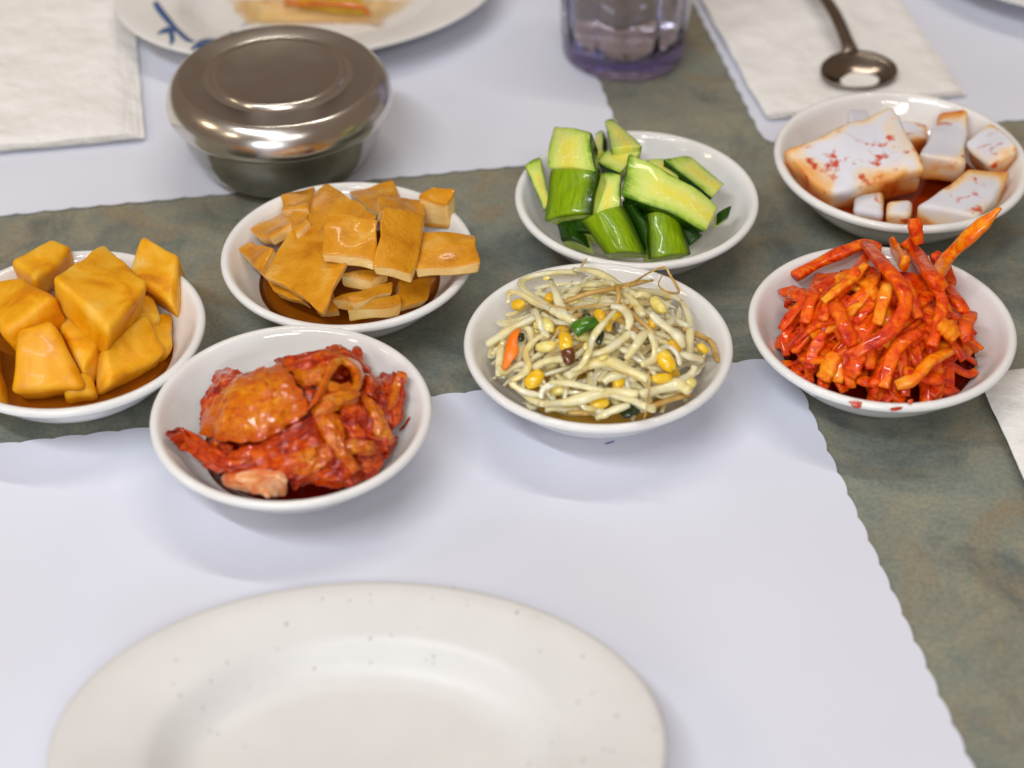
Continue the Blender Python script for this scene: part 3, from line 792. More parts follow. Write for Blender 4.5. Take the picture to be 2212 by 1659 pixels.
o = strand([(910, 620, 9), (985, 575, 10), (1080, 555, 9)], 120, 8, M_GREEN, 'glossy green scallion ring in the middle of the sprouts', 'scallion', 'scallion_piece', group='scallion pieces among the sprouts', ends=(0.95, 0.95), wob=0.1, sides=12)
strand([(1000, 460), (1010, 500), (990, 530)], 55, 6, M_DKGREEN, 'dark scallion shred above the green ring', 'scallion', 'scallion_piece', group='scallion pieces among the sprouts')
strand([(1130, 620), (1110, 690), (1090, 715)], 45, 7, M_DKGREEN, 'dark scallion shred right of the green ring', 'scallion', 'scallion_piece', group='scallion pieces among the sprouts')
strand([(1280, 1270, -1), (1340, 1235, 0), (1410, 1215, -1)], 110, 0, M_DKGREEN, 'black green scallion shred at the near rim', 'scallion', 'scallion_piece', group='scallion pieces among the sprouts', flat=0.4)
strand([(495, 640, 5), (510, 665, 4), (490, 690, 4)], 50, 4, M_DKGREEN, 'dark scallion shred behind the carrot strip', 'scallion', 'scallion_piece', group='scallion pieces among the sprouts')
tag(patch('carrot_strip', [[spr.on(505, 590, .008), spr.on(480, 690, .009), spr.on(478, 790, .008), spr.on(395, 918, .006)], [spr.on(470, 600, .008), spr.on(425, 690, .010), spr.on(400, 800, .009), spr.on(375, 905, .007)], [spr.on(462, 615, .007), spr.on(400, 700, .008), spr.on(385, 800, .007), spr.on(362, 912, .006)]], 0.0012, M_CARROT, 20, 8, 0.0002), 'bright orange carrot strip at the left of the sprouts', 'carrot')
b = bean((850, 700), 96, 92, 58, 9, M_BEAN, label='yellow soybean with a dark brown hull on its lower half')
h = bean((868, 800), 100, 98, 54, 8, M_BROWN, b, name='bean_hull', cleft=0.02)
bean((700, 740), 8, 90, 46, 7, M_BEANP, label='pale soybean left of the brown hulled one')
strand([(1235, 455), (1140, 560), (1065, 660), (1030, 770), (970, 885), (890, 925)], 50, 11, ends=(0.6, 0.4))
bean((1110, 510), -75, 85, 48, 7, M_BEAN, label='yellow soybean right above the green scallion ring')
bean((1172, 575), -80, 65, 34, 7, M_BEAN, label='small yellow soybean half right of the green scallion ring')
strand([(1195, 430), (1290, 450), (1340, 530), (1325, 610)], 60, 8)
strand([(860, 465), (1000, 430), (1150, 420)], 14, 10, M_ROOT)
strand([(705, 410), (880, 440), (1100, 405)], 13, 9, M_ROOT)
strand([(850, 590), (790, 700), (735, 815)], 16, 11, M_ROOT)
strand([(1310, 835), (1385, 740), (1450, 645), (1500, 640), (1540, 745), (1525, 835), (1430, 880)], 62, 8, label='stalk bent into a tall arch right of the middle', seg=36)
strand([(1000, 805), (1150, 775), (1280, 685), (1350, 640), (1410, 700)], 62, 7)
s = strand([(1505, 480), (1560, 540), (1640, 600), (1720, 670), (1755, 745)], 64, 8, label='sprout with a yellow bean under its bent neck, right side')
bean((1520, 550), 85, 70, 36, 6, M_BEAN, s, name='bean_head')
s = strand([(1380, 350), (1440, 330), (1500, 350)], 56, 7, label='sprout with a large pale bean near the far right rim')
bean((1560, 420), -52, 105, 50, 7, M_BEANP, s, name='bean_head')
bean((1620, 850), -58, 100, 66, 8, M_BEAN, label='biggest bright yellow soybean at the right of the heap')
strand([(1560, 770), (1640, 740), (1710, 800), (1730, 880)], 46, 9, ends=(0.8, 0.6))
bean((1690, 735), -50, 66, 40, 5, M_BEAN, label='yellow soybean above the biggest one')
strand([(860, 975), (970, 905), (1100, 862), (1210, 862), (1340, 925), (1485, 992)], 78, 8, label='thick stalk arching across the front of the heap')
strand([(600, 900), (700, 850), (820, 832), (900, 850)], 62, 6)
s = strand([(430, 1005), (520, 950), (560, 880), (540, 785), (600, 700), (670, 650)], 60, 6, label='sprout with a bright yellow bean at the lower left')
bean((610, 990), 45, 92, 62, 4, M_BEAN, s, name='bean_head')
strand([(335, 970, 1), (342, 850, 3), (352, 730, 3)], 62, 3)
strand([(440, 990), (450, 1040), (540, 1090), (650, 1112)], 50, 4)
strand([(730, 1012), (880, 1022), (1040, 1058), (1150, 1080)], 50, 8)
strand([(655, 1140), (680, 1065), (790, 1010)], 48, 6)
strand([(650, 1180), (820, 1172), (980, 1138), (1120, 1100), (1260, 1090), (1410, 1105)], 78, 6, label='thick stalk lying level along the near rim', ends=(0.6, 1))
strand([(1190, 1105), (1350, 1150), (1440, 1190), (1540, 1225)], 60, 6)
strand([(1425, 1112), (1550, 1072), (1700, 1030), (1800, 1078)], 84, 6)
strand([(1488, 930), (1495, 1050), (1480, 1170), (1455, 1295)], 17, 11, M_ROOT, 'thin tan root hanging down over the near right rim', ends=(1, 0.4))
s = strand([(960, 1150), (1000, 1210), (1090, 1215)], 44, 4, label='sprout with a yellow bean under the level front stalk')
bean((1105, 1180), 8, 84, 42, 3, M_BEAN, s, name='bean_head')
strand([(1080, 1290, 0), (1200, 1235, 2), (1340, 1185, 3)], 66, 2)
strand([(870, 1250, 0), (1000, 1245, 1), (1110, 1230, 1)], 50, 1, M_ROOT)
strand([(1520, 1195, 1), (1650, 1150, 2), (1810, 1105, 2)], 52, 2, M_ROOT, 'flat tan sprout root at the lower right wall')
bean((1590, 985), 6, 95, 40, 7, M_BEAN, label='flat yellow soybean below the biggest one')
strand([(1700, 1010), (1810, 955), (1845, 890)], 60, 4)
bean((1810, 1025), 40, 64, 42, 4, M_BEANP, label='pale soybean at the right wall of the bowl')
strand([(1600, 700), (1700, 775), (1800, 815), (1910, 842)], 60, 4)
bean((1905, 755), -40, 56, 36, 2, M_BEAN, label='small yellow soybean at the far right end of the heap')
strand([(1750, 600, 1), (1900, 660, 1), (1980, 720, 1), (2020, 850, 1)], 52, 2, M_ROOT, 'translucent brownish stalk hugging the right wall')
strand([(1300, 320), (1375, 400), (1445, 500)], 66, 5)
strand([(740, 450), (850, 510), (960, 570)], 76, 6)
strand([(1140, 1015), (1210, 970), (1310, 955)], 70, 4)
strand([(1620, 500), (1740, 560), (1840, 600)], 60, 2)
strand([(1240, 420), (1260, 340), (1240, 260)], 36, 8, M_ROOT)
strand([(1290, 400), (1350, 480), (1460, 570), (1540, 650)], 34, 7, M_ROOT)
for pts in ([(690, 1225), (900, 1215), (1090, 1255)], [(560, 1090), (700, 1155), (860, 1235)], [(1510, 1140), (1420, 1180), (1330, 1250)], [(900, 1075), (950, 1130), (970, 1200)], [(1150, 1075), (1210, 1130), (1260, 1190)],
            [(775, 950), (850, 1050), (835, 1160)], [(980, 1010), (1060, 975), (1140, 950)], [(470, 1060), (600, 1150), (720, 1190)], [(1340, 1010), (1420, 1060), (1440, 1140)], [(1600, 1130), (1690, 1100), (1790, 1040)], [(640, 1020), (720, 1080), (760, 1170)], [(1240, 1000), (1290, 1060), (1330, 1130)]):
    strand(pts, rnd.uniform(48, 66), rnd.uniform(-1.5, 1.5))
bean((800, 1070), 20, 74, 44, 1, M_BEANP, label='pale soybean low in the front left of the heap')
bean((1260, 1010), 70, 80, 46, 2, M_BEAN, label='yellow soybean under the thick front arch')
bean((700, 212), 10, 32, 18, 10, M_BEANP, label='sesame sized pale bean tip near the far left', cleft=0)
bean((1140, 825), 20, 36, 20, 11, M_BEANP, label='tiny pale seed on the front arch stalk', cleft=0)
bean((1003, 735), 80, 34, 18, 13, M_BEANP, label='tiny pale seed below the green scallion ring', cleft=0)

# ------------------------------------------------------------------ seasoned radish strips
M_STRIP = mat_food('chilli_radish_strip', [(0.30, lin(160, 18, 0)), (0.42, lin(214, 54, 0)), (0.54, lin(236, 88, 0)), (0.70, lin(248, 132, 4))], 130, 0.3, 0.1, (1, 0.45, 0.1), 0.003, 0.8, 420, 0.001, 0.3, 1.2, 0.2)
M_STRIPY = mat_food('pale_radish_strip', [(0.3, lin(222, 70, 0)), (0.45, lin(242, 116, 0)), (0.58, lin(248, 150, 14)), (0.76, lin(252, 200, 84))], 130, 0.3, 0.1, (1, 0.45, 0.1), 0.003, 0.7, 420, 0.001, 0.3, 1.2, 0.2)
M_SAUCE = mat_food('chilli_sauce', [(0.3, lin(170, 24, 4)), (0.6, lin(220, 76, 14)), (0.8, lin(236, 130, 60))], 200, 0.2, 0.2, coat=0.4)
G_STR = 'red radish strips heaped in the bowl'
def strip(pts, w, dz=4, mat=None, label='red glossy radish strip tangled in the heap', ends=(0.85, 0.75), seed=None):
    P = []
    for i, p in enumerate(pts):
        z = p[2] if len(p) > 2 else dz + 1.0 * math.sin(1.9 * i + w)
        P.append(car.on(p[0], p[1], z / 1000))
    o = tube('radish_strip', P, w / 3.45 / 5227.0 * 0.56, mat or M_STRIP, max(10, 6 * len(pts)), 16, 6.0, 0.55, 0.3, None, ends, seed if seed is not None else rnd.random() * 50)
    return tag(o, label, 'radish strip', G_STR)
for i in range(120):
    a = rnd.random() * 6.283; rr = 0.035 * math.sqrt(rnd.random())
    c = Vector((car.c.x - 0.002 + rr * math.cos(a), car.c.y + rr * math.sin(a), 0))
    th = rnd.gauss(1.2, 0.7); L = rnd.uniform(0.028, 0.054); bend = rnd.uniform(-1.2, 1.2)
    P = []
    for k in range(5):
        t = k / 4 - 0.5
        x = c.x + L * t * math.cos(th + bend * t); y = c.y + L * t * math.sin(th + bend * t)
        d = math.hypot(x - car.c.x, y - car.c.y)
        if d > 0.042: x, y = car.c.x + (x - car.c.x) * 0.042 / d, car.c.y + (y - car.c.y) * 0.042 / d
        z = car.S(x, y) + (-10 + 12 * (i / 120) + rnd.uniform(-1, 1)) / 1000
        P.append(Vector((x, y, max(z, inner_z(math.hypot(x - car.c.x, y - car.c.y)) + 0.0035))))
    o = tube('radish_strip', P, rnd.uniform(0.0021, 0.0028), M_STRIP if rnd.random() < 0.9 else M_STRIPY, 18, 16, 6.0, 0.5, 0.3, None, (0.8, 0.7), i)
    tag(o, 'red glossy radish strip tangled in the heap', 'radish strip', G_STR)
strip([(430, 570), (600, 475), (800, 385), (950, 335), (1070, 360)], 92, 5, None, 'long strip arching along the far left edge of the heap')
strip([(640, 900), (700, 745), (820, 620), (900, 520), (985, 400)], 84, 6)
strip([(730, 780), (790, 930), (860, 1090)], 100, 8)
strip([(1040, 930), (1080, 780), (1120, 630)], 86, 6, M_STRIPY)
strip([(880, 920), (940, 850), (1010, 770)], 70, 4)
strip([(1160, 285, 11), (1180, 370), (1250, 480)], 92, 7, M_STRIPY, 'short orange strip end pointing up at the top of the heap', ends=(0.4, 1))
strip([(1255, 300), (1340, 420), (1440, 560), (1540, 670)], 112, 9, None, 'dark red strip running down from the top right of the heap')
strip([(1320, 140, 18), (1328, 220, 14), (1350, 330, 9)], 92, 9, None, 'red strip end standing straight up from the heap')
strip([(1960, 60, 30), (1830, 180, 25), (1700, 300, 19), (1570, 430, 12), (1480, 570, 8)], 100, 12, M_STRIPY, 'long orange strip sticking far out over the right rim', ends=(0.3, 1))
strip([(1450, 1090), (1500, 910), (1525, 750), (1440, 600)], 84, 6)
strip([(1085, 1400), (1130, 1240), (1210, 1080), (1360, 990)], 94, 6)
strip([(1180, 1385), (1320, 1330), (1430, 1210), (1590, 1120)], 86, 5, M_STRIPY)
strip([(1510, 920), (1570, 960), (1630, 1030)], 118, 9, M_STRIPY, 'thick pale yellow strip end at the right of the heap')
strip([(640, 1340, 2), (690, 1240, 4), (730, 1140, 4)], 104, 4, M_STRIPY, 'pale strip end at the lower left of the heap')
strip([(840, 1320), (880, 1230), (930, 1150)], 100, 5)
strip([(345, 680, 6), (420, 690, 5), (490, 740, 3)], 110, 5, None, 'red strip end sticking out to the left')
strip([(500, 920), (560, 720), (620, 560)], 82, 3)
strip([(540, 1260), (560, 1150), (640, 1000)], 80, 3)
strip([(1745, 850), (1700, 960), (1720, 1060)], 94, 5)
strip([(1560, 620), (1640, 760), (1730, 870)], 84, 4)
strip([(1240, 1270), (1400, 1330), (1560, 1330)], 84, 2)
strip([(1460, 400), (1540, 500), (1600, 640)], 90, 4)
strip([(1240, 600), (1300, 720), (1350, 880)], 78, 5)
strip([(900, 1340), (1000, 1360), (1090, 1330)], 80, 3)
strip([(960, 330, 9), (1085, 480, 10), (1205, 620, 11), (1255, 760, 11), (1200, 900, 10), (1100, 1010, 10), (950, 1100, 9), (830, 1165, 7)], 100, 10, None, 'longest strip, bent like a bow down the front of the heap')
strip([(640, 760), (760, 660), (870, 570), (960, 480)], 70, 8, M_STRIPY)
def rim_pt(px, py): return car.on(px, py + 48, 0.0008, base=lambda x, y: (0.0324 if 0.0515 < math.hypot(x - car.c.x, y - car.c.y) < 0.0547 else 0.0314 if 0.0547 <= math.hypot(x - car.c.x, y - car.c.y) < 0.0558 else (inner_z(math.hypot(x - car.c.x, y - car.c.y)) + 0.0011 if math.hypot(x - car.c.x, y - car.c.y) <= 0.0515 else 0.028)))
for pts, lb in (([(800, 1450), (870, 1440), (960, 1455), (850, 1500), (900, 1520), (940, 1490)], 'orange red sauce smear on the near rim'), ([(1250, 1445), (1280, 1440), (1310, 1450), (1265, 1480), (1285, 1488), (1300, 1480)], 'red sauce dab on the near rim'), ([(1120, 1500), (1180, 1495), (1240, 1500), (1130, 1515), (1190, 1520), (1230, 1512)], 'faint orange sauce trace on the near rim')):
    q = [rim_pt(*p) for p in pts]
    o = patch('sauce_smear', [q[:3], q[3:]], 0.0007, M_SAUCE, 12, 6, 0.0003, edge=0.002)
    o.parent = car.o; o.matrix_parent_inverse = car.o.matrix_world.inverted(); o['label'] = lb
    o.location = -car.o.location; o.matrix_parent_inverse.identity()

# ------------------------------------------------------------------ cabbage kimchi
def mat_kimchi(name, stops, edge_c, ew, rough=0.15, sss=0.1):
    m, nt, bs = nodes(name)
    v = coords(nt)
    X, Y, Z = attr_uvw(nt)
    info = N(nt, 'ShaderNodeObjectInfo')
    st = N(nt, 'ShaderNodeCombineXYZ')
    nt.links.new(maths(nt, 'MULTIPLY', X, 0.9), st.inputs[0]); nt.links.new(maths(nt, 'MULTIPLY', Y, 3.2), st.inputs[1]); nt.links.new(maths(nt, 'MULTIPLY', info.outputs['Random'], 20), st.inputs[2])
    fib = noise_tex(nt, st.outputs[0], 2.2, 5, 0.62, 0.5)
    n1 = noise_tex(nt, v, 130, 5, 0.65, 1.2)
    n2 = noise_tex(nt, v, 520, 3, 0.6)
    t = maths(nt, 'ADD', maths(nt, 'MULTIPLY', fib, 0.45), maths(nt, 'MULTIPLY', n1, 0.55))
    c = ramp(nt, t, stops)
    r = maths(nt, 'MAXIMUM', maths(nt, 'ABSOLUTE', X), maths(nt, 'ABSOLUTE', Y))
    ef = maths(nt, 'MULTIPLY', maths(nt, 'SUBTRACT', maths(nt, 'ADD', r, maths(nt, 'MULTIPLY', maths(nt, 'SUBTRACT', n1, 0.5), 0.9)), 0.62), 2.2, clamp=True)
    c = mix(nt, maths(nt, 'MULTIPLY', ef, ew), c, edge_c)
    vo = N(nt, 'ShaderNodeTexVoronoi', Scale=420.0); nt.links.new(v, vo.inputs['Vector'])
    sc = N(nt, 'ShaderNodeSeparateColor'); nt.links.new(vo.outputs['Color'], sc.inputs[0])
    fl = maths(nt, 'LESS_THAN', vo.outputs['Distance'], maths(nt, 'MULTIPLY', maths(nt, 'POWER', sc.outputs[0], 3.0), 0.5))
    c = mix(nt, maths(nt, 'MULTIPLY', fl, 0.4), c, lin(150, 22, 2))
    nt.links.new(c, bs.inputs['Base Color'])
    subsurf(bs, sss, (1, 0.4, 0.1), 0.003)
    nt.links.new(maths(nt, 'MULTIPLY_ADD', n1, 0.25, rough - 0.08), bs.inputs['Roughness'])
    setp(bs, Specular_IOR_Level=0.15, Coat_Weight=0.8, Coat_Roughness=0.04, Coat_IOR=1.5)
    h = maths(nt, 'ADD', maths(nt, 'MULTIPLY', fib, 2.0), maths(nt, 'ADD', n1, maths(nt, 'MULTIPLY', n2, 0.45)))
    bump(nt, bs, h, 0.4, 0.001)
    n3 = noise_tex(nt, v, 300, 3, 0.6)
    b2 = N(nt, 'ShaderNodeBump', Strength=0.22, Distance=0.0008)
    nt.links.new(n3, b2.inputs['Height']); nt.links.new(b2.outputs['Normal'], bs.inputs['Coat Normal'])
    return m
M_KRED = mat_kimchi('kimchi_red', [(0.35, lin(92, 10, 0)), (0.44, lin(160, 32, 0)), (0.52, lin(200, 64, 0)), (0.61, lin(222, 102, 0)), (0.74, lin(234, 148, 30))], lin(140, 18, 0), 0.6)
M_KORG = mat_kimchi('kimchi_orange_leaf', [(0.34, lin(172, 58, 0)), (0.45, lin(204, 92, 0)), (0.54, lin(216, 122, 2)), (0.64, lin(226, 150, 18)), (0.74, lin(234, 178, 66))], lin(196, 60, 0), 0.75, 0.14, 0.2)
M_KWHT = mat_food('kimchi_white_stem', [(0.36, lin(214, 88, 20)), (0.48, lin(232, 160, 104)), (0.66, lin(242, 208, 172))], 75, 0.2, 0.35, (1, 0.6, 0.4), 0.004, 0.2, 200, 0.0006, 1.0, 0.8, 0.2)
def leaf(rows, mat, label, th=0.0016, crumple=0.0012, seed=0, cs=140, nu=52, nv=48, edge=0.0016, fold=0.0, ff=(1.6, 5.0)):
    q = [[kim.on(p[0], p[1], p[2] / 1000) for p in r] for r in rows]
    return tag(patch('kimchi_leaf', q, th, mat, nu, nv, crumple * 0.75, cs, edge, None, seed, fold, ff), label, 'kimchi', 'pieces of cabbage kimchi in the bowl')
for i in range(16):
    a = rnd.random() * 6.283; rr = 0.030 * math.sqrt(rnd.random())
    x0, y0 = kim.c.x + 0.002 + rr * math.cos(a), kim.c.y - 0.002 + rr * math.sin(a)
    th = rnd.random() * 3.14; L = rnd.uniform(0.008, 0.013); rows = []
    for j in range(4):
        row = []
        for k in range(4):
            u, v = (k / 3 - .5) * 2 * L, (j / 3 - .5) * 1.4 * L
            x, y = x0 + u * math.cos(th) - v * math.sin(th), y0 + u * math.sin(th) + v * math.cos(th)
            d = math.hypot(x - kim.c.x, y - kim.c.y)
            if d > 0.043: x, y = kim.c.x + (x - kim.c.x) * 0.043 / d, kim.c.y + (y - kim.c.y) * 0.043 / d
            z = kim.S(x, y) + (-8 + 8 * i / 16 + rnd.uniform(-2.5, 2.5)) / 1000
            row.append(Vector((x, y, max(z, inner_z(math.hypot(x - kim.c.x, y - kim.c.y)) + 0.003))))
        rows.append(row)
    tag(patch('kimchi_leaf', rows, 0.0016, M_KRED if i % 4 else M_KORG, 20, 18, 0.0024, 150, 0.0016, None, i + 40), 'red kimchi scrap buried in the lower pile', 'kimchi', 'pieces of cabbage kimchi in the bowl')
leaf([[(380, 760, 1), (470, 600, 3), (530, 450, 4), (640, 425, 4)], [(420, 860, 0), (560, 660, 2), (660, 530, 4), (770, 470, 4)], [(460, 920, -1), (640, 760, 1), (760, 620, 2), (860, 560, 2)]], M_KRED, 'red leaf behind the large orange leaf at the far left', seed=1, fold=0.0014, ff=(3.0, 1.6))
leaf([[(560, 1120, 0), (760, 1020, 2), (960, 900, 4), (1120, 830, 5), (1260, 770, 5)], [(560, 1150, 1), (760, 1090, 4), (950, 1020, 6), (1150, 950, 7), (1320, 900, 6)], [(600, 1200, 0), (800, 1180, 3), (1000, 1140, 5), (1200, 1090, 6), (1440, 1040, 4)], [(700, 1260, -3), (860, 1240, -1), (1040, 1220, 1), (1200, 1180, 2), (1460, 1120, 0)]], M_KRED, 'wet bright red mass of leaf in the front middle', 0.002, 0.0016, 2, 150, fold=0.0026, ff=(2.2, 3.4))
leaf([[(1040, 1180, 3), (1200, 1080, 5), (1400, 1040, 5), (1520, 1070, 4)], [(1070, 1280, 0), (1230, 1190, 3), (1420, 1170, 4), (1590, 1180, 2)], [(1100, 1320, -3), (1250, 1290, -1), (1430, 1300, -1), (1590, 1240, -2)]], M_KRED, 'red leaf lump at the near rim, right of the white stem', 0.002, 0.0014, 3, 150, fold=0.0022, ff=(2.0, 3.2))
leaf([[(130, 905, 3), (230, 862, 4), (330, 900, 4), (450, 1000, 3), (600, 1060, 3), (760, 1080, 3)], [(160, 950, 4), (270, 940, 6), (380, 1010, 6), (500, 1080, 6), (640, 1110, 6), (800, 1110, 5)], [(220, 1010, 2), (320, 1050, 4), (430, 1130, 4), (540, 1190, 4), (680, 1190, 4), (820, 1170, 4)]], M_KRED, 'red leaf arm stretching to the left wall', 0.002, 0.001, 4, fold=0.0014, ff=(2.2, 3.0))
leaf([[(760, 900, -3), (900, 860, -2), (1100, 800, 0)], [(700, 1020, -4), (900, 1000, -2), (1100, 960, 0)], [(640, 1120, -5), (860, 1120, -3), (1080, 1080, -2)]], M_KRED, 'dark red leaf hidden under the large orange leaf', 0.002, 0.0022, 21, 130)
leaf([[(1500, 1060, -2), (1640, 1060, -1), (1760, 1030, -2)], [(1540, 1150, -4), (1660, 1150, -3), (1760, 1110, -4)], [(1560, 1230, -6), (1640, 1230, -6), (1700, 1200, -7)]], M_KRED, 'sunken red leaf in the brine at the lower right', 0.002, 0.0022, 22, 130)
leaf([[(430, 880, -2), (520, 930, 0), (640, 990, 1)], [(470, 960, -2), (560, 1000, 0), (680, 1050, 1)], [(520, 1040, -3), (620, 1060, -1), (740, 1100, 0)]], M_KRED, 'red leaf between the arm and the large orange leaf', 0.002, 0.002, 23, 130)
leaf([[(1180, 460, 0), (1300, 420, 2), (1440, 420, 3), (1560, 460, 2)], [(1220, 560, 1), (1340, 540, 3), (1470, 560, 3), (1600, 600, 2)], [(1280, 660, 1), (1390, 650, 3), (1500, 660, 3), (1620, 700, 2)]], M_KRED, 'dark red leaf filling the space behind the curled ring', 0.002, 0.0022, 24, 130)
leaf([[(570, 1215, 1), (720, 1182, 3), (880, 1170, 4), (1030, 1185, 3)], [(555, 1255, 2), (720, 1250, 6), (880, 1250, 7), (1050, 1270, 4)], [(600, 1300, 0), (750, 1340, 2), (900, 1368, 2), (1030, 1365, 1)]], M_KWHT, 'glossy whitish cabbage stem at the near rim', 0.003, 0.0002, 5, 60, fold=0.0006, ff=(0.8, 2.2))
leaf([[(1420, 620, 4), (1560, 610, 5), (1660, 640, 5), (1730, 720, 3)], [(1400, 780, 5), (1560, 750, 7), (1690, 790, 6), (1780, 840, 3)], [(1440, 900, 5), (1580, 890, 6), (1720, 930, 5), (1800, 950, 2)], [(1480, 1000, 3), (1620, 1000, 4), (1740, 990, 3), (1800, 1000, 1)], [(1500, 1055, 1), (1640, 1065, 1), (1740, 1040, 1), (1790, 1020, 0)]], M_KRED, 'dark red crumpled leaf at the lower right', 0.002, 0.0016, 6, 150, fold=0.0028, ff=(3.6, 2.4))
leaf([[(1120, 500, 2), (1220, 540, 3), (1310, 530, 3)], [(1180, 600, 4), (1260, 620, 5), (1340, 620, 4)], [(1190, 740, 3), (1260, 720, 4), (1330, 700, 3)]], M_KRED, 'red leaf scrap between the orange leaf and the curled one', 0.0016, 0.0018, 7)
leaf([[(970, 345, 5), (1110, 345, 7), (1260, 305, 9), (1420, 258, 10), (1510, 290, 9)], [(1000, 410, 6), (1130, 400, 9), (1280, 350, 11), (1410, 330, 11), (1570, 380, 9)], [(1090, 450, 4), (1180, 470, 6), (1300, 440, 6), (1370, 470, 5), (1440, 520, 5)]], M_KRED, 'red leaf folded along the top of the pile', 0.0016, 0.0012, 8, fold=0.0018, ff=(1.6, 3.4))
leaf([[(1558, 262, 10), (1585, 255, 10), (1614, 264, 10)], [(1530, 340, 8), (1580, 340, 9), (1648, 380, 8)], [(1570, 450, 5), (1640, 450, 6), (1700, 480, 5)]], M_KRED, 'narrow leaf tip standing up at the far right', 0.0014, 0.0008, 9, nu=14, nv=16)
leaf([[(1730, 480, 3), (1820, 455, 6), (1900, 432, 8), (1948, 445, 7)], [(1700, 640, 3), (1780, 620, 6), (1880, 560, 8), (1942, 590, 6)], [(1740, 800, 2), (1800, 790, 4), (1860, 760, 5), (1908, 740, 4)], [(1790, 890, 0), (1830, 885, 1), (1862, 860, 2), (1892, 800, 2)]], M_KRED, 'tall folded red leaf at the right end of the pile', 0.0016, 0.001, 10, fold=0.0018, ff=(4.0, 1.4))
leaf([[(1870, 470, 8), (1900, 440, 10), (1950, 450, 8)], [(1830, 600, 8), (1870, 560, 10), (1910, 560, 9)], [(1800, 740, 5), (1830, 720, 7), (1850, 720, 6)]], M_KORG, 'orange leaf edge lying on the tall right leaf', 0.0014, 0.0008, 16, nu=14, nv=18)
leaf([[(1610, 580, 7), (1680, 640, 8), (1740, 720, 7)], [(1650, 740, 7), (1730, 770, 9), (1795, 790, 6)], [(1690, 880, 6), (1780, 880, 8), (1835, 905, 4)], [(1740, 990, 3), (1790, 995, 4), (1840, 975, 2)]], M_KORG, 'yellowish stem strip at the right, under the tall leaf', 0.0018, 0.0008, 11, nu=28, nv=36, fold=0.001, ff=(2.8, 1.4))
leaf([[(1250, 700, 8), (1330, 725, 10), (1420, 740, 9), (1455, 790, 7)], [(1270, 830, 7), (1350, 850, 10), (1430, 870, 9), (1458, 900, 7)], [(1310, 930, 6), (1390, 960, 9), (1440, 980, 9), (1480, 1010, 7)], [(1420, 1020, 6), (1470, 1060, 8), (1520, 1085, 7), (1560, 1100, 5)], [(1530, 1170, 3), (1560, 1190, 4), (1580, 1185, 3), (1595, 1170, 2)]], M_KORG, 'orange leaf strip hanging down the middle', 0.0016, 0.0008, 12, nu=30, nv=44, fold=0.001, ff=(3.0, 1.6))
# curled leaf: an outer edge loop and an inner, deeper one
ringp = [(1230, 715), (1290, 590), (1350, 460), (1395, 365), (1480, 335), (1570, 390), (1600, 510), (1550, 600), (1430, 630), (1310, 660), (1250, 680)]
rings = []
for k, (sh, dz) in enumerate(((1.12, 7), (1.05, 12), (0.92, 14.5), (0.76, 12.5), (0.60, 6))):
    rings.append([(1470 + (x - 1470) * sh, 490 + (y - 490) * sh, dz - 0.3 * i) for i, (x, y) in enumerate(ringp)])
leaf(rings, M_KORG, 'orange leaf curled into a ring at the top of the pile', 0.0012, 0.0008, 13, nu=80, nv=20, fold=0.0007, ff=(2.0, 3.0))
leaf([[(1300, 520, 8), (1340, 500, 11), (1440, 520, 12), (1520, 500, 10)], [(1290, 560, 9), (1360, 540, 12), (1450, 545, 11), (1530, 560, 9)], [(1330, 580, 8), (1400, 590, 9), (1470, 590, 9), (1540, 590, 8)]], M_KORG, 'torn orange leaf scrap inside the curled ring', 0.0012, 0.0014, 15, nu=20, nv=14)
leaf([[(1070, 395, 6), (1180, 360, 9), (1300, 380, 9), (1380, 420, 7)], [(1110, 470, 6), (1200, 450, 9), (1290, 470, 9), (1350, 510, 6)], [(1160, 540, 5), (1230, 545, 7), (1290, 550, 7), (1330, 580, 5)]], M_KORG, 'crinkled orange brown leaf left of the curled ring', 0.0013, 0.001, 31, 150, fold=0.0018, ff=(2.4, 3.0))
leaf([[(1560, 420, 5), (1640, 450, 8), (1710, 500, 6)], [(1600, 520, 6), (1670, 540, 9), (1740, 580, 6)], [(1630, 620, 5), (1700, 640, 7), (1750, 670, 5)]], M_KRED, 'dark red crinkled leaf between the ring and the tall right leaf', 0.0013, 0.001, 32, 150, fold=0.0018, ff=(2.4, 3.0))
leaf([[(1210, 735, 9), (1330, 660, 11), (1460, 620, 12), (1580, 560, 11)], [(1240, 770, 10), (1350, 700, 12.5), (1470, 655, 13), (1590, 610, 11)], [(1290, 790, 7), (1380, 735, 9), (1480, 690, 9), (1570, 660, 8)]], M_KORG, 'orange leaf band under the curled ring', 0.0013, 0.0008, 33, 150, fold=0.001, ff=(1.4, 2.6))
leaf([[(570, 575, 7), (700, 480, 9), (860, 415, 10), (1015, 395, 9)], [(470, 680, 6), (680, 610, 11), (900, 560, 12), (1110, 510, 11)], [(400, 800, 4), (620, 800, 9), (880, 760, 10), (1190, 650, 10)], [(400, 905, 1), (600, 955, 5), (840, 960, 6), (1208, 745, 8)]], M_KORG, 'broad translucent orange leaf covering the left of the pile', 0.0022, 0.0011, 14, 80, edge=0.0018, fold=0.0011, ff=(4.2, 1.1), nu=72, nv=60)
leaf([[(585, 590, 9), (680, 530, 11), (790, 480, 12)], [(600, 615, 8.6), (700, 560, 11), (800, 505, 12)]], M_KWHT, 'pale torn rib along the top edge of the broad orange leaf', 0.0011, 0.0007, 17, nu=24, nv=8)
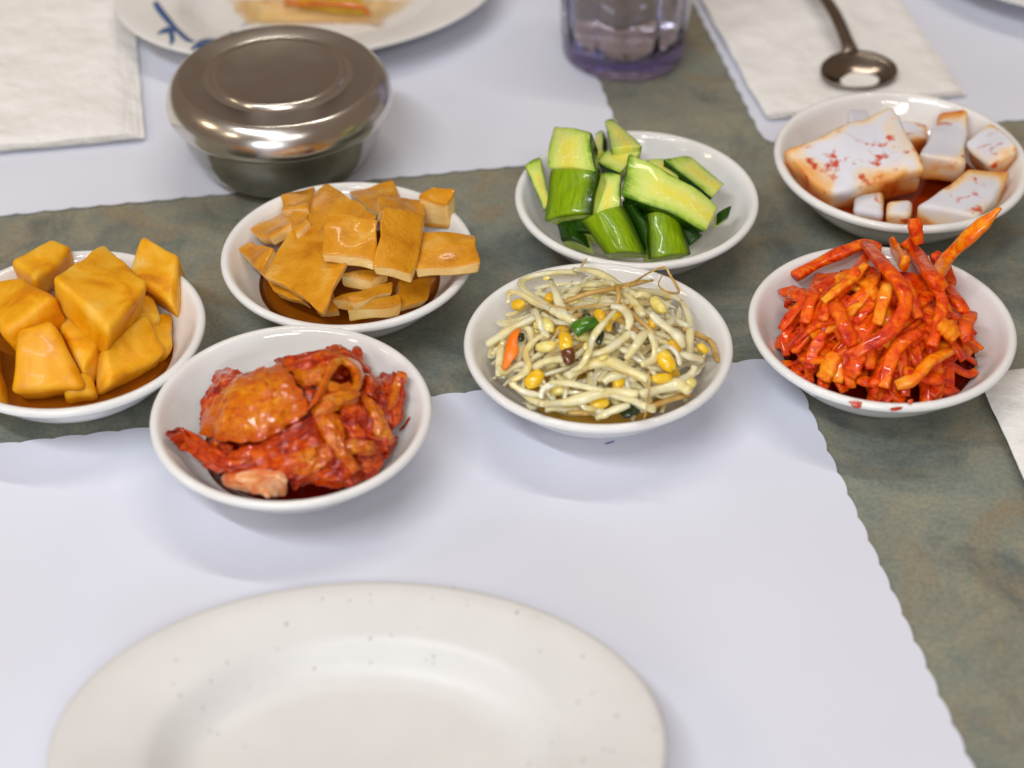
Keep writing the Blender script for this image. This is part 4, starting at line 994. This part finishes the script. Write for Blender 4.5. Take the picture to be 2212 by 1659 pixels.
leaf([[(860, 990, 5), (1000, 920, 7), (1150, 850, 8), (1250, 780, 8)], [(900, 1040, 7), (1030, 985, 9), (1180, 930, 9), (1290, 870, 8)], [(960, 1080, 4), (1080, 1050, 6), (1220, 1000, 6), (1330, 940, 5)]], M_KRED, 'wet red leaf fold right below the broad orange leaf', 0.0014, 0.001, 18, 150, fold=0.0014, ff=(1.4, 3.2))
leaf([[(1050, 1060, 5), (1180, 1000, 7), (1300, 960, 7)], [(1080, 1130, 6), (1220, 1090, 9), (1380, 1060, 7)], [(1040, 1230, 2), (1160, 1210, 5), (1300, 1200, 4)]], M_KORG, 'crumpled pinkish orange leaf in the front middle', 0.0014, 0.0012, 19, 150, fold=0.0016, ff=(2.2, 3.0))
leaf([[(1440, 640, 8), (1540, 690, 9), (1640, 720, 8)], [(1460, 720, 8), (1560, 760, 10), (1660, 790, 8)], [(1450, 800, 6), (1560, 830, 8), (1660, 860, 6)]], M_KRED, 'small folded red leaf between the two orange strips', 0.0014, 0.001, 20, 150, fold=0.0016, ff=(2.0, 3.2))
leaf([[(1480, 960, 5), (1580, 940, 7), (1700, 960, 6)], [(1500, 1010, 5), (1610, 1000, 7), (1720, 1010, 5)], [(1500, 1060, 2), (1620, 1060, 4), (1700, 1050, 2)]], M_KORG, 'orange leaf crumb low at the right of the pile', 0.0014, 0.001, 25, 150, fold=0.0012, ff=(2.0, 3.0), nu=30, nv=26)
q = [[kim.wall(*p) for p in r] for r in ([(1990, 755), (1965, 790), (1930, 840), (1890, 880)], [(1996, 765), (1975, 805), (1945, 850), (1905, 890)])]
o = patch('sauce_smear', q, 0.0006, M_SAUCE, 14, 4, 0.0002, edge=0.0012); o.parent = kim.o; o.location = -kim.o.location; o['label'] = 'thin red sauce streak on the right wall'

# ------------------------------------------------------------------ covered steel bowl
rc = at(600, 157, 0.0530)
root = bpy.data.objects.new('steel_rice_bowl', None); col.objects.link(root); root.location = (rc.x, rc.y, 0.0011)
tag(root, 'round stainless steel rice bowl with its lid on', 'rice bowl')
lathe('bowl_body', [(0.0, 0.0015), (0.028, 0.0015), (0.029, 0.0), (0.0315, 0.0), (0.0332, 0.0012), (0.0372, 0.0040), (0.0415, 0.0085), (0.0450, 0.0140), (0.0476, 0.0205), (0.0494, 0.0285), (0.0503, 0.0362), (0.0508, 0.0368), (0.0502, 0.0374), (0.0493, 0.0362), (0.0484, 0.0288), (0.0466, 0.0210), (0.0440, 0.0148), (0.0405, 0.0096), (0.0365, 0.0058), (0.028, 0.0038), (0.0, 0.0035)], M_STEEL_BODY, 128, root)
lid = lathe('lid', [(0.0462, 0.0398), (0.0515, 0.0396), (0.0536, 0.0402), (0.0546, 0.0420), (0.0547, 0.0445), (0.0541, 0.0480), (0.0528, 0.0515), (0.0508, 0.0545), (0.0490, 0.0560), (0.0480, 0.0568), (0.0472, 0.0571), (0.0464, 0.0568), (0.0360, 0.0571), (0.0354, 0.0566), (0.0345, 0.0547), (0.0333, 0.0547), (0.0324, 0.0578), (0.0312, 0.0590), (0.0296, 0.0583), (0.0, 0.0580),
                   ] + [(0.0, 0.0573), (0.0300, 0.0573), (0.0480, 0.0556), (0.0510, 0.0500), (0.0530, 0.0440), (0.0525, 0.0412), (0.0462, 0.0404)], M_STEEL, 128, root)
for v_ in lid.data.vertices: v_.co.z -= 0.0057
lid.data.materials.append(M_STEEL_TOP)
for p in lid.data.polygons:
    c = p.center; r_ = math.hypot(c.x, c.y)
    if c.z > 0.0511 and (r_ < 0.0300 or 0.0358 < r_ < 0.0472): p.material_index = 1

# ------------------------------------------------------------------ plates
def oval_plate(name, loc, rot, a, b, h, rimw, well, mat, label, group=None):
    ps = [(0, 0.004), (0.42, 0.004), (0.44, 0.0022), (0.48, 0.0022), (0.52, 0.0045), (0.66, h * 0.55), (0.97, h * 0.88), (0.99, h * 0.93), (1.0, h * 0.975), (0.995, h), (0.975, h * 1.005), (0.9, h * 0.97), (0.73, h * 0.80), (0.70, h * 0.765), (0.67, h * 0.68), (0.63, h * 0.5), (0.585, h * 0.36), (0.54, h * 0.305), (0.48, h * 0.285), (0, h * 0.28)]
    prof = []
    for p in ps: prof.append((p[0], p[1]))
    o = lathe(name, prof, mat, 144, None, (loc[0], loc[1], 0.0011), a, b, rot)
    return tag(o, label, 'plate', group)
oval_plate('oval_plate', (-0.0515, 0.4198), R(1.7), 0.1033, 0.0748, 0.023, 0, 0, M_PLATE, 'empty speckled white oval plate at the near edge', 'white dinner plates on the table')
bp = oval_plate('dinner_plate', (-0.1114, 0.958), R(16.7), 0.1065, 0.0792, 0.0200, 0, 0, M_PLATE2, 'used white plate with blue floral rim behind the steel bowl', 'white dinner plates on the table')
c2 = at(2330, -152, 0.02)
oval_plate('dinner_plate', (c2.x, c2.y), 0, 0.105, 0.105, 0.020, 0, 0, M_PLATE2, 'white plate cut by the upper right picture corner', 'white dinner plates on the table')
# blue branch print on the used plate, lying on its rim
from mathutils import Matrix
def plate_z(p):
    d = Vector((p.x + 0.1114, p.y - 0.958)); a_ = R(16.7)
    u = (d.x * math.cos(a_) + d.y * math.sin(a_)) / 0.1065; v = (-d.x * math.sin(a_) + d.y * math.cos(a_)) / 0.0792
    r_ = math.hypot(u, v); h = 0.02
    T = [(0, .28), (.48, .285), (.54, .305), (.585, .36), (.63, .5), (.67, .68), (.70, .765), (.73, .80), (.9, .97), (.975, 1.005), (1.0, .975), (9, .9)]
    for (r0, z0), (r1, z1) in zip(T, T[1:]):
        if r_ <= r1: return 0.0011 + h * (z0 + (z1 - z0) * (r_ - r0) / (r1 - r0))
    return 0.0
def on_plate(px, py, dz=0.0004):
    z = 0.02
    for _ in range(14):
        p = at(px, py, z); z = 0.5 * z + 0.5 * (plate_z(p) + dz)
    return at(px, py, z)
def decal(pxs, w, part='blue_branch'):
    L, Rr = [], []
    for i, (x, y, k) in enumerate(pxs):
        x0, y0, _ = pxs[max(i - 1, 0)]; x1, y1, _ = pxs[min(i + 1, len(pxs) - 1)]
        d = Vector((x1 - x0, y1 - y0)); d.normalize()
        L.append(on_plate(x - d.y * w * k, y + d.x * w * k)); Rr.append(on_plate(x + d.y * w * k, y - d.x * w * k))
    o = patch(part, [L, Rr], 0.0001, M_BLUE, 14, 4, 0, edge=0.0)
    iv = Matrix.LocRotScale(bp.location, bp.rotation_euler, None).inverted()
    o.parent = bp; o.data.transform(iv)
    return o
decal([(334, 4, .8), (346, 22, 1), (364, 44, .9), (380, 62, .7), (402, 80, .3)], 7)
decal([(340, 72, .3), (362, 64, 1), (386, 66, .4)], 6, 'blue_leaf')
decal([(366, 62, .8), (372, 84, .9), (368, 98, .2)], 6, 'blue_leaf')
decal([(384, 66, .8), (404, 84, .8), (420, 90, .2)], 6, 'blue_leaf')
decal([(412, 108, .3), (436, 92, 1), (470, 90, .9), (500, 96, .4)], 7, 'blue_leaf')
decal([(430, 98, .8), (446, 118, .3)], 7, 'blue_leaf')
decal([(456, 94, .7), (466, 116, .2)], 6, 'blue_leaf')
decal([(470, 84, .7), (500, 70, .5), (536, 48, .3)], 3)
M_STAIN = mat_food('orange_sauce_film', [(0.3, lin(236, 190, 110)), (0.55, lin(240, 206, 150)), (0.72, lin(226, 140, 40))], 60, 0.15, 0.1, coat=0.3)
film = []
for py, xs in ((-8, (470, 560, 680, 800, 930)), (14, (480, 570, 690, 800, 900)), (36, (500, 580, 690, 790, 860)), (56, (530, 600, 690, 770, 830))):
    film.append([on_plate(x, py, 0.0006) for x in xs])
tag(patch('sauce_film', film, 0.0003, M_STAIN, 40, 24, 0.0003, 60, 0.003), 'thin orange sauce left on the used plate', 'sauce')
def soft_edge(m):
    nt = m.node_tree; bs = nt.nodes['Principled BSDF']
    X, Y, Z = attr_uvw(nt)
    n_ = noise_tex(nt, coords(nt), 90, 4)
    nt.links.new(maths(nt, 'MULTIPLY', maths(nt, 'SUBTRACT', maths(nt, 'ADD', maths(nt, 'MULTIPLY', Z, 1.3), n_), 0.75), 1.1, clamp=True), bs.inputs['Alpha'])
soft_edge(M_STAIN); soft_edge(M_SAUCE)
M_OMEL = mat_food('leftover_yellow', [(0.3, lin(196, 160, 8)), (0.7, lin(226, 196, 70))], 90, 0.2, 0.3)
M_OMELD = mat_food('leftover_sauce', [(0.3, lin(190, 88, 6)), (0.7, lin(226, 130, 20))], 90, 0.2, 0.3)
lf = [on_plate(640, -40, 0.007), on_plate(770, -40, 0.007), on_plate(795, 20, 0.007), on_plate(640, 4, 0.007)]
tag(hexa('leftover_piece', lf, 0.005, M_OMEL, 0.001, down=Vector((0, -0.1, -1)), n=5), 'leftover yellow food slice on the used plate', 'food')
tag(tube('sauce_streak', [on_plate(618, -12, .003), on_plate(628, 6, .006), on_plate(700, 8, .0085), on_plate(775, 14, .0085), on_plate(798, 30, .004)], 0.0016, M_OMELD, 24, 8, wob=0.4), 'dark orange sauce line along the leftover slice', 'sauce')

# ------------------------------------------------------------------ tumbler
m, nt, bs = nodes('violet_plastic'); M_CUP = m
bs.inputs['Base Color'].default_value = (0.80, 0.77, 0.985, 1)
setp(bs, Roughness=0.06, IOR=1.46, Transmission_Weight=1.0)
bs.inputs['Base Color'].default_value = (0.96, 0.95, 1.0, 1)
va = N(nt, 'ShaderNodeVolumeAbsorption', Density=42.0); va.inputs['Color'].default_value = (0.62, 0.58, 0.97, 1)
nt.links.new(va.outputs[0], nt.nodes['Material Output'].inputs['Volume'])
m, nt, bs = nodes('water'); M_WATER = m
bs.inputs['Base Color'].default_value = (0.95, 0.95, 0.97, 1)
setp(bs, Roughness=0.0, IOR=1.333, Transmission_Weight=1.0)
cc = at(1346, 117, 0.0)
root = bpy.data.objects.new('plastic_tumbler', None); col.objects.link(root); root.location = (cc.x, cc.y, 0.0012)
tag(root, 'clear violet plastic tumbler of water at the upper edge', 'cup')
def fluted(name, prof, mat, seg=120, lobes=10, parent=None):
    vs, fs = [], []; n = len(prof)
    for i in range(seg):
        a = 2 * math.pi * i / seg
        for r, z, f in prof:
            k = 1 - f * (abs(math.sin(a * lobes / 2)) ** 3)
            vs.append((r * k * math.cos(a), r * k * math.sin(a), z))
    for i in range(seg):
        j = (i + 1) % seg
        for k in range(n - 1): fs.append((i * n + k, j * n + k, j * n + k + 1, i * n + k + 1))
    o = mesh_obj(name, vs, fs, mat, parent)
    bm = bmesh.new(); bm.from_mesh(o.data); bmesh.ops.remove_doubles(bm, verts=bm.verts, dist=1e-7); bmesh.ops.recalc_face_normals(bm, faces=bm.faces); bm.to_mesh(o.data); bm.free()
    o.data.polygons.foreach_set('use_smooth', [True] * len(o.data.polygons))
    return o
fluted('cup_wall', [(0, 0.002, 0), (0.026, 0.002, 0), (0.0285, 0.0, 0), (0.0315, 0.0004, 0), (0.0330, 0.003, 0), (0.0334, 0.008, 0.0), (0.0345, 0.02, 0.012), (0.0385, 0.115, 0.012), (0.0400, 0.135, 0), (0.0392, 0.136, 0), (0.0384, 0.134, 0), (0.0358, 0.11, 0.05), (0.0315, 0.02, 0.07), (0.0300, 0.0125, 0.05), (0.027, 0.0102, 0.0), (0, 0.0100, 0)], M_CUP, parent=root)
fluted('water', [(0, 0.0102, 0), (0.0268, 0.0104, 0), (0.0298, 0.0127, 0.05), (0.0313, 0.0202, 0.07), (0.0345, 0.085, 0.055), (0.0, 0.085, 0)], M_WATER, parent=root)

# ------------------------------------------------------------------ spoon
sc = at(1850, 173, 0.004)
root = bpy.data.objects.new('steel_spoon', None); col.objects.link(root); root.location = sc
tag(root, 'dark shiny steel spoon lying on the napkin', 'spoon')
neck = at(1812, 150, 0.010) - sc; hand = at(1728, 0, 0.011) - sc; far = at(1690, -70, 0.010) - sc
hd = (hand - neck); hd.z = 0; hd.normalize(); sd = Vector((hd.y, -hd.x, 0))
vs, fs = [], []; nr, na = 8, 40
for layer, off in ((0, 0.0), (1, -0.0012)):
    for j in range(nr + 1):
        rr = j / nr
        for i in range(na):
            a = 2 * math.pi * i / na
            u, v = rr * math.cos(a), rr * math.sin(a)
            w = 0.0205 * (1 - 0.10 * u)
            vs.append(hd * (u * 0.0150 - 0.0005) + sd * (v * w) + Vector((0, 0, 0.0072 * rr ** 2.2 + 0.0022 * (u + 0.6) - 0.001 + off)))
W = (nr + 1) * na
for j in range(nr):
    for i in range(na):
        k = (i + 1) % na; a, b, c, d = j * na + i, j * na + k, (j + 1) * na + k, (j + 1) * na + i
        fs.append((a, d, c, b)); fs.append((W + a, W + b, W + c, W + d))
for i in range(na):
    k = (i + 1) % na; fs.append((nr * na + i, W + nr * na + i, W + nr * na + k, nr * na + k))
o = mesh_obj('spoon_bowl', vs, fs, M_SPOON, root)
bm = bmesh.new(); bm.from_mesh(o.data); bmesh.ops.remove_doubles(bm, verts=bm.verts, dist=1e-7); bmesh.ops.recalc_face_normals(bm, faces=bm.faces); bm.to_mesh(o.data); bm.free()
o.data.polygons.foreach_set('use_smooth', [True] * len(o.data.polygons))
hp = [hd * 0.0135 + Vector((0, 0, 0.0090)), hd * 0.022 + Vector((0, 0, 0.0115)), hd * 0.05 + Vector((0, 0, 0.0150)), hd * 0.10 + Vector((0, 0, 0.011)), hd * 0.17 + Vector((0, 0, 0.001))]
tube('handle', hp, 0.0036, M_SPOON, 30, 10, 2.5, 0.45, 0.0, root, (1.3, 1.2))
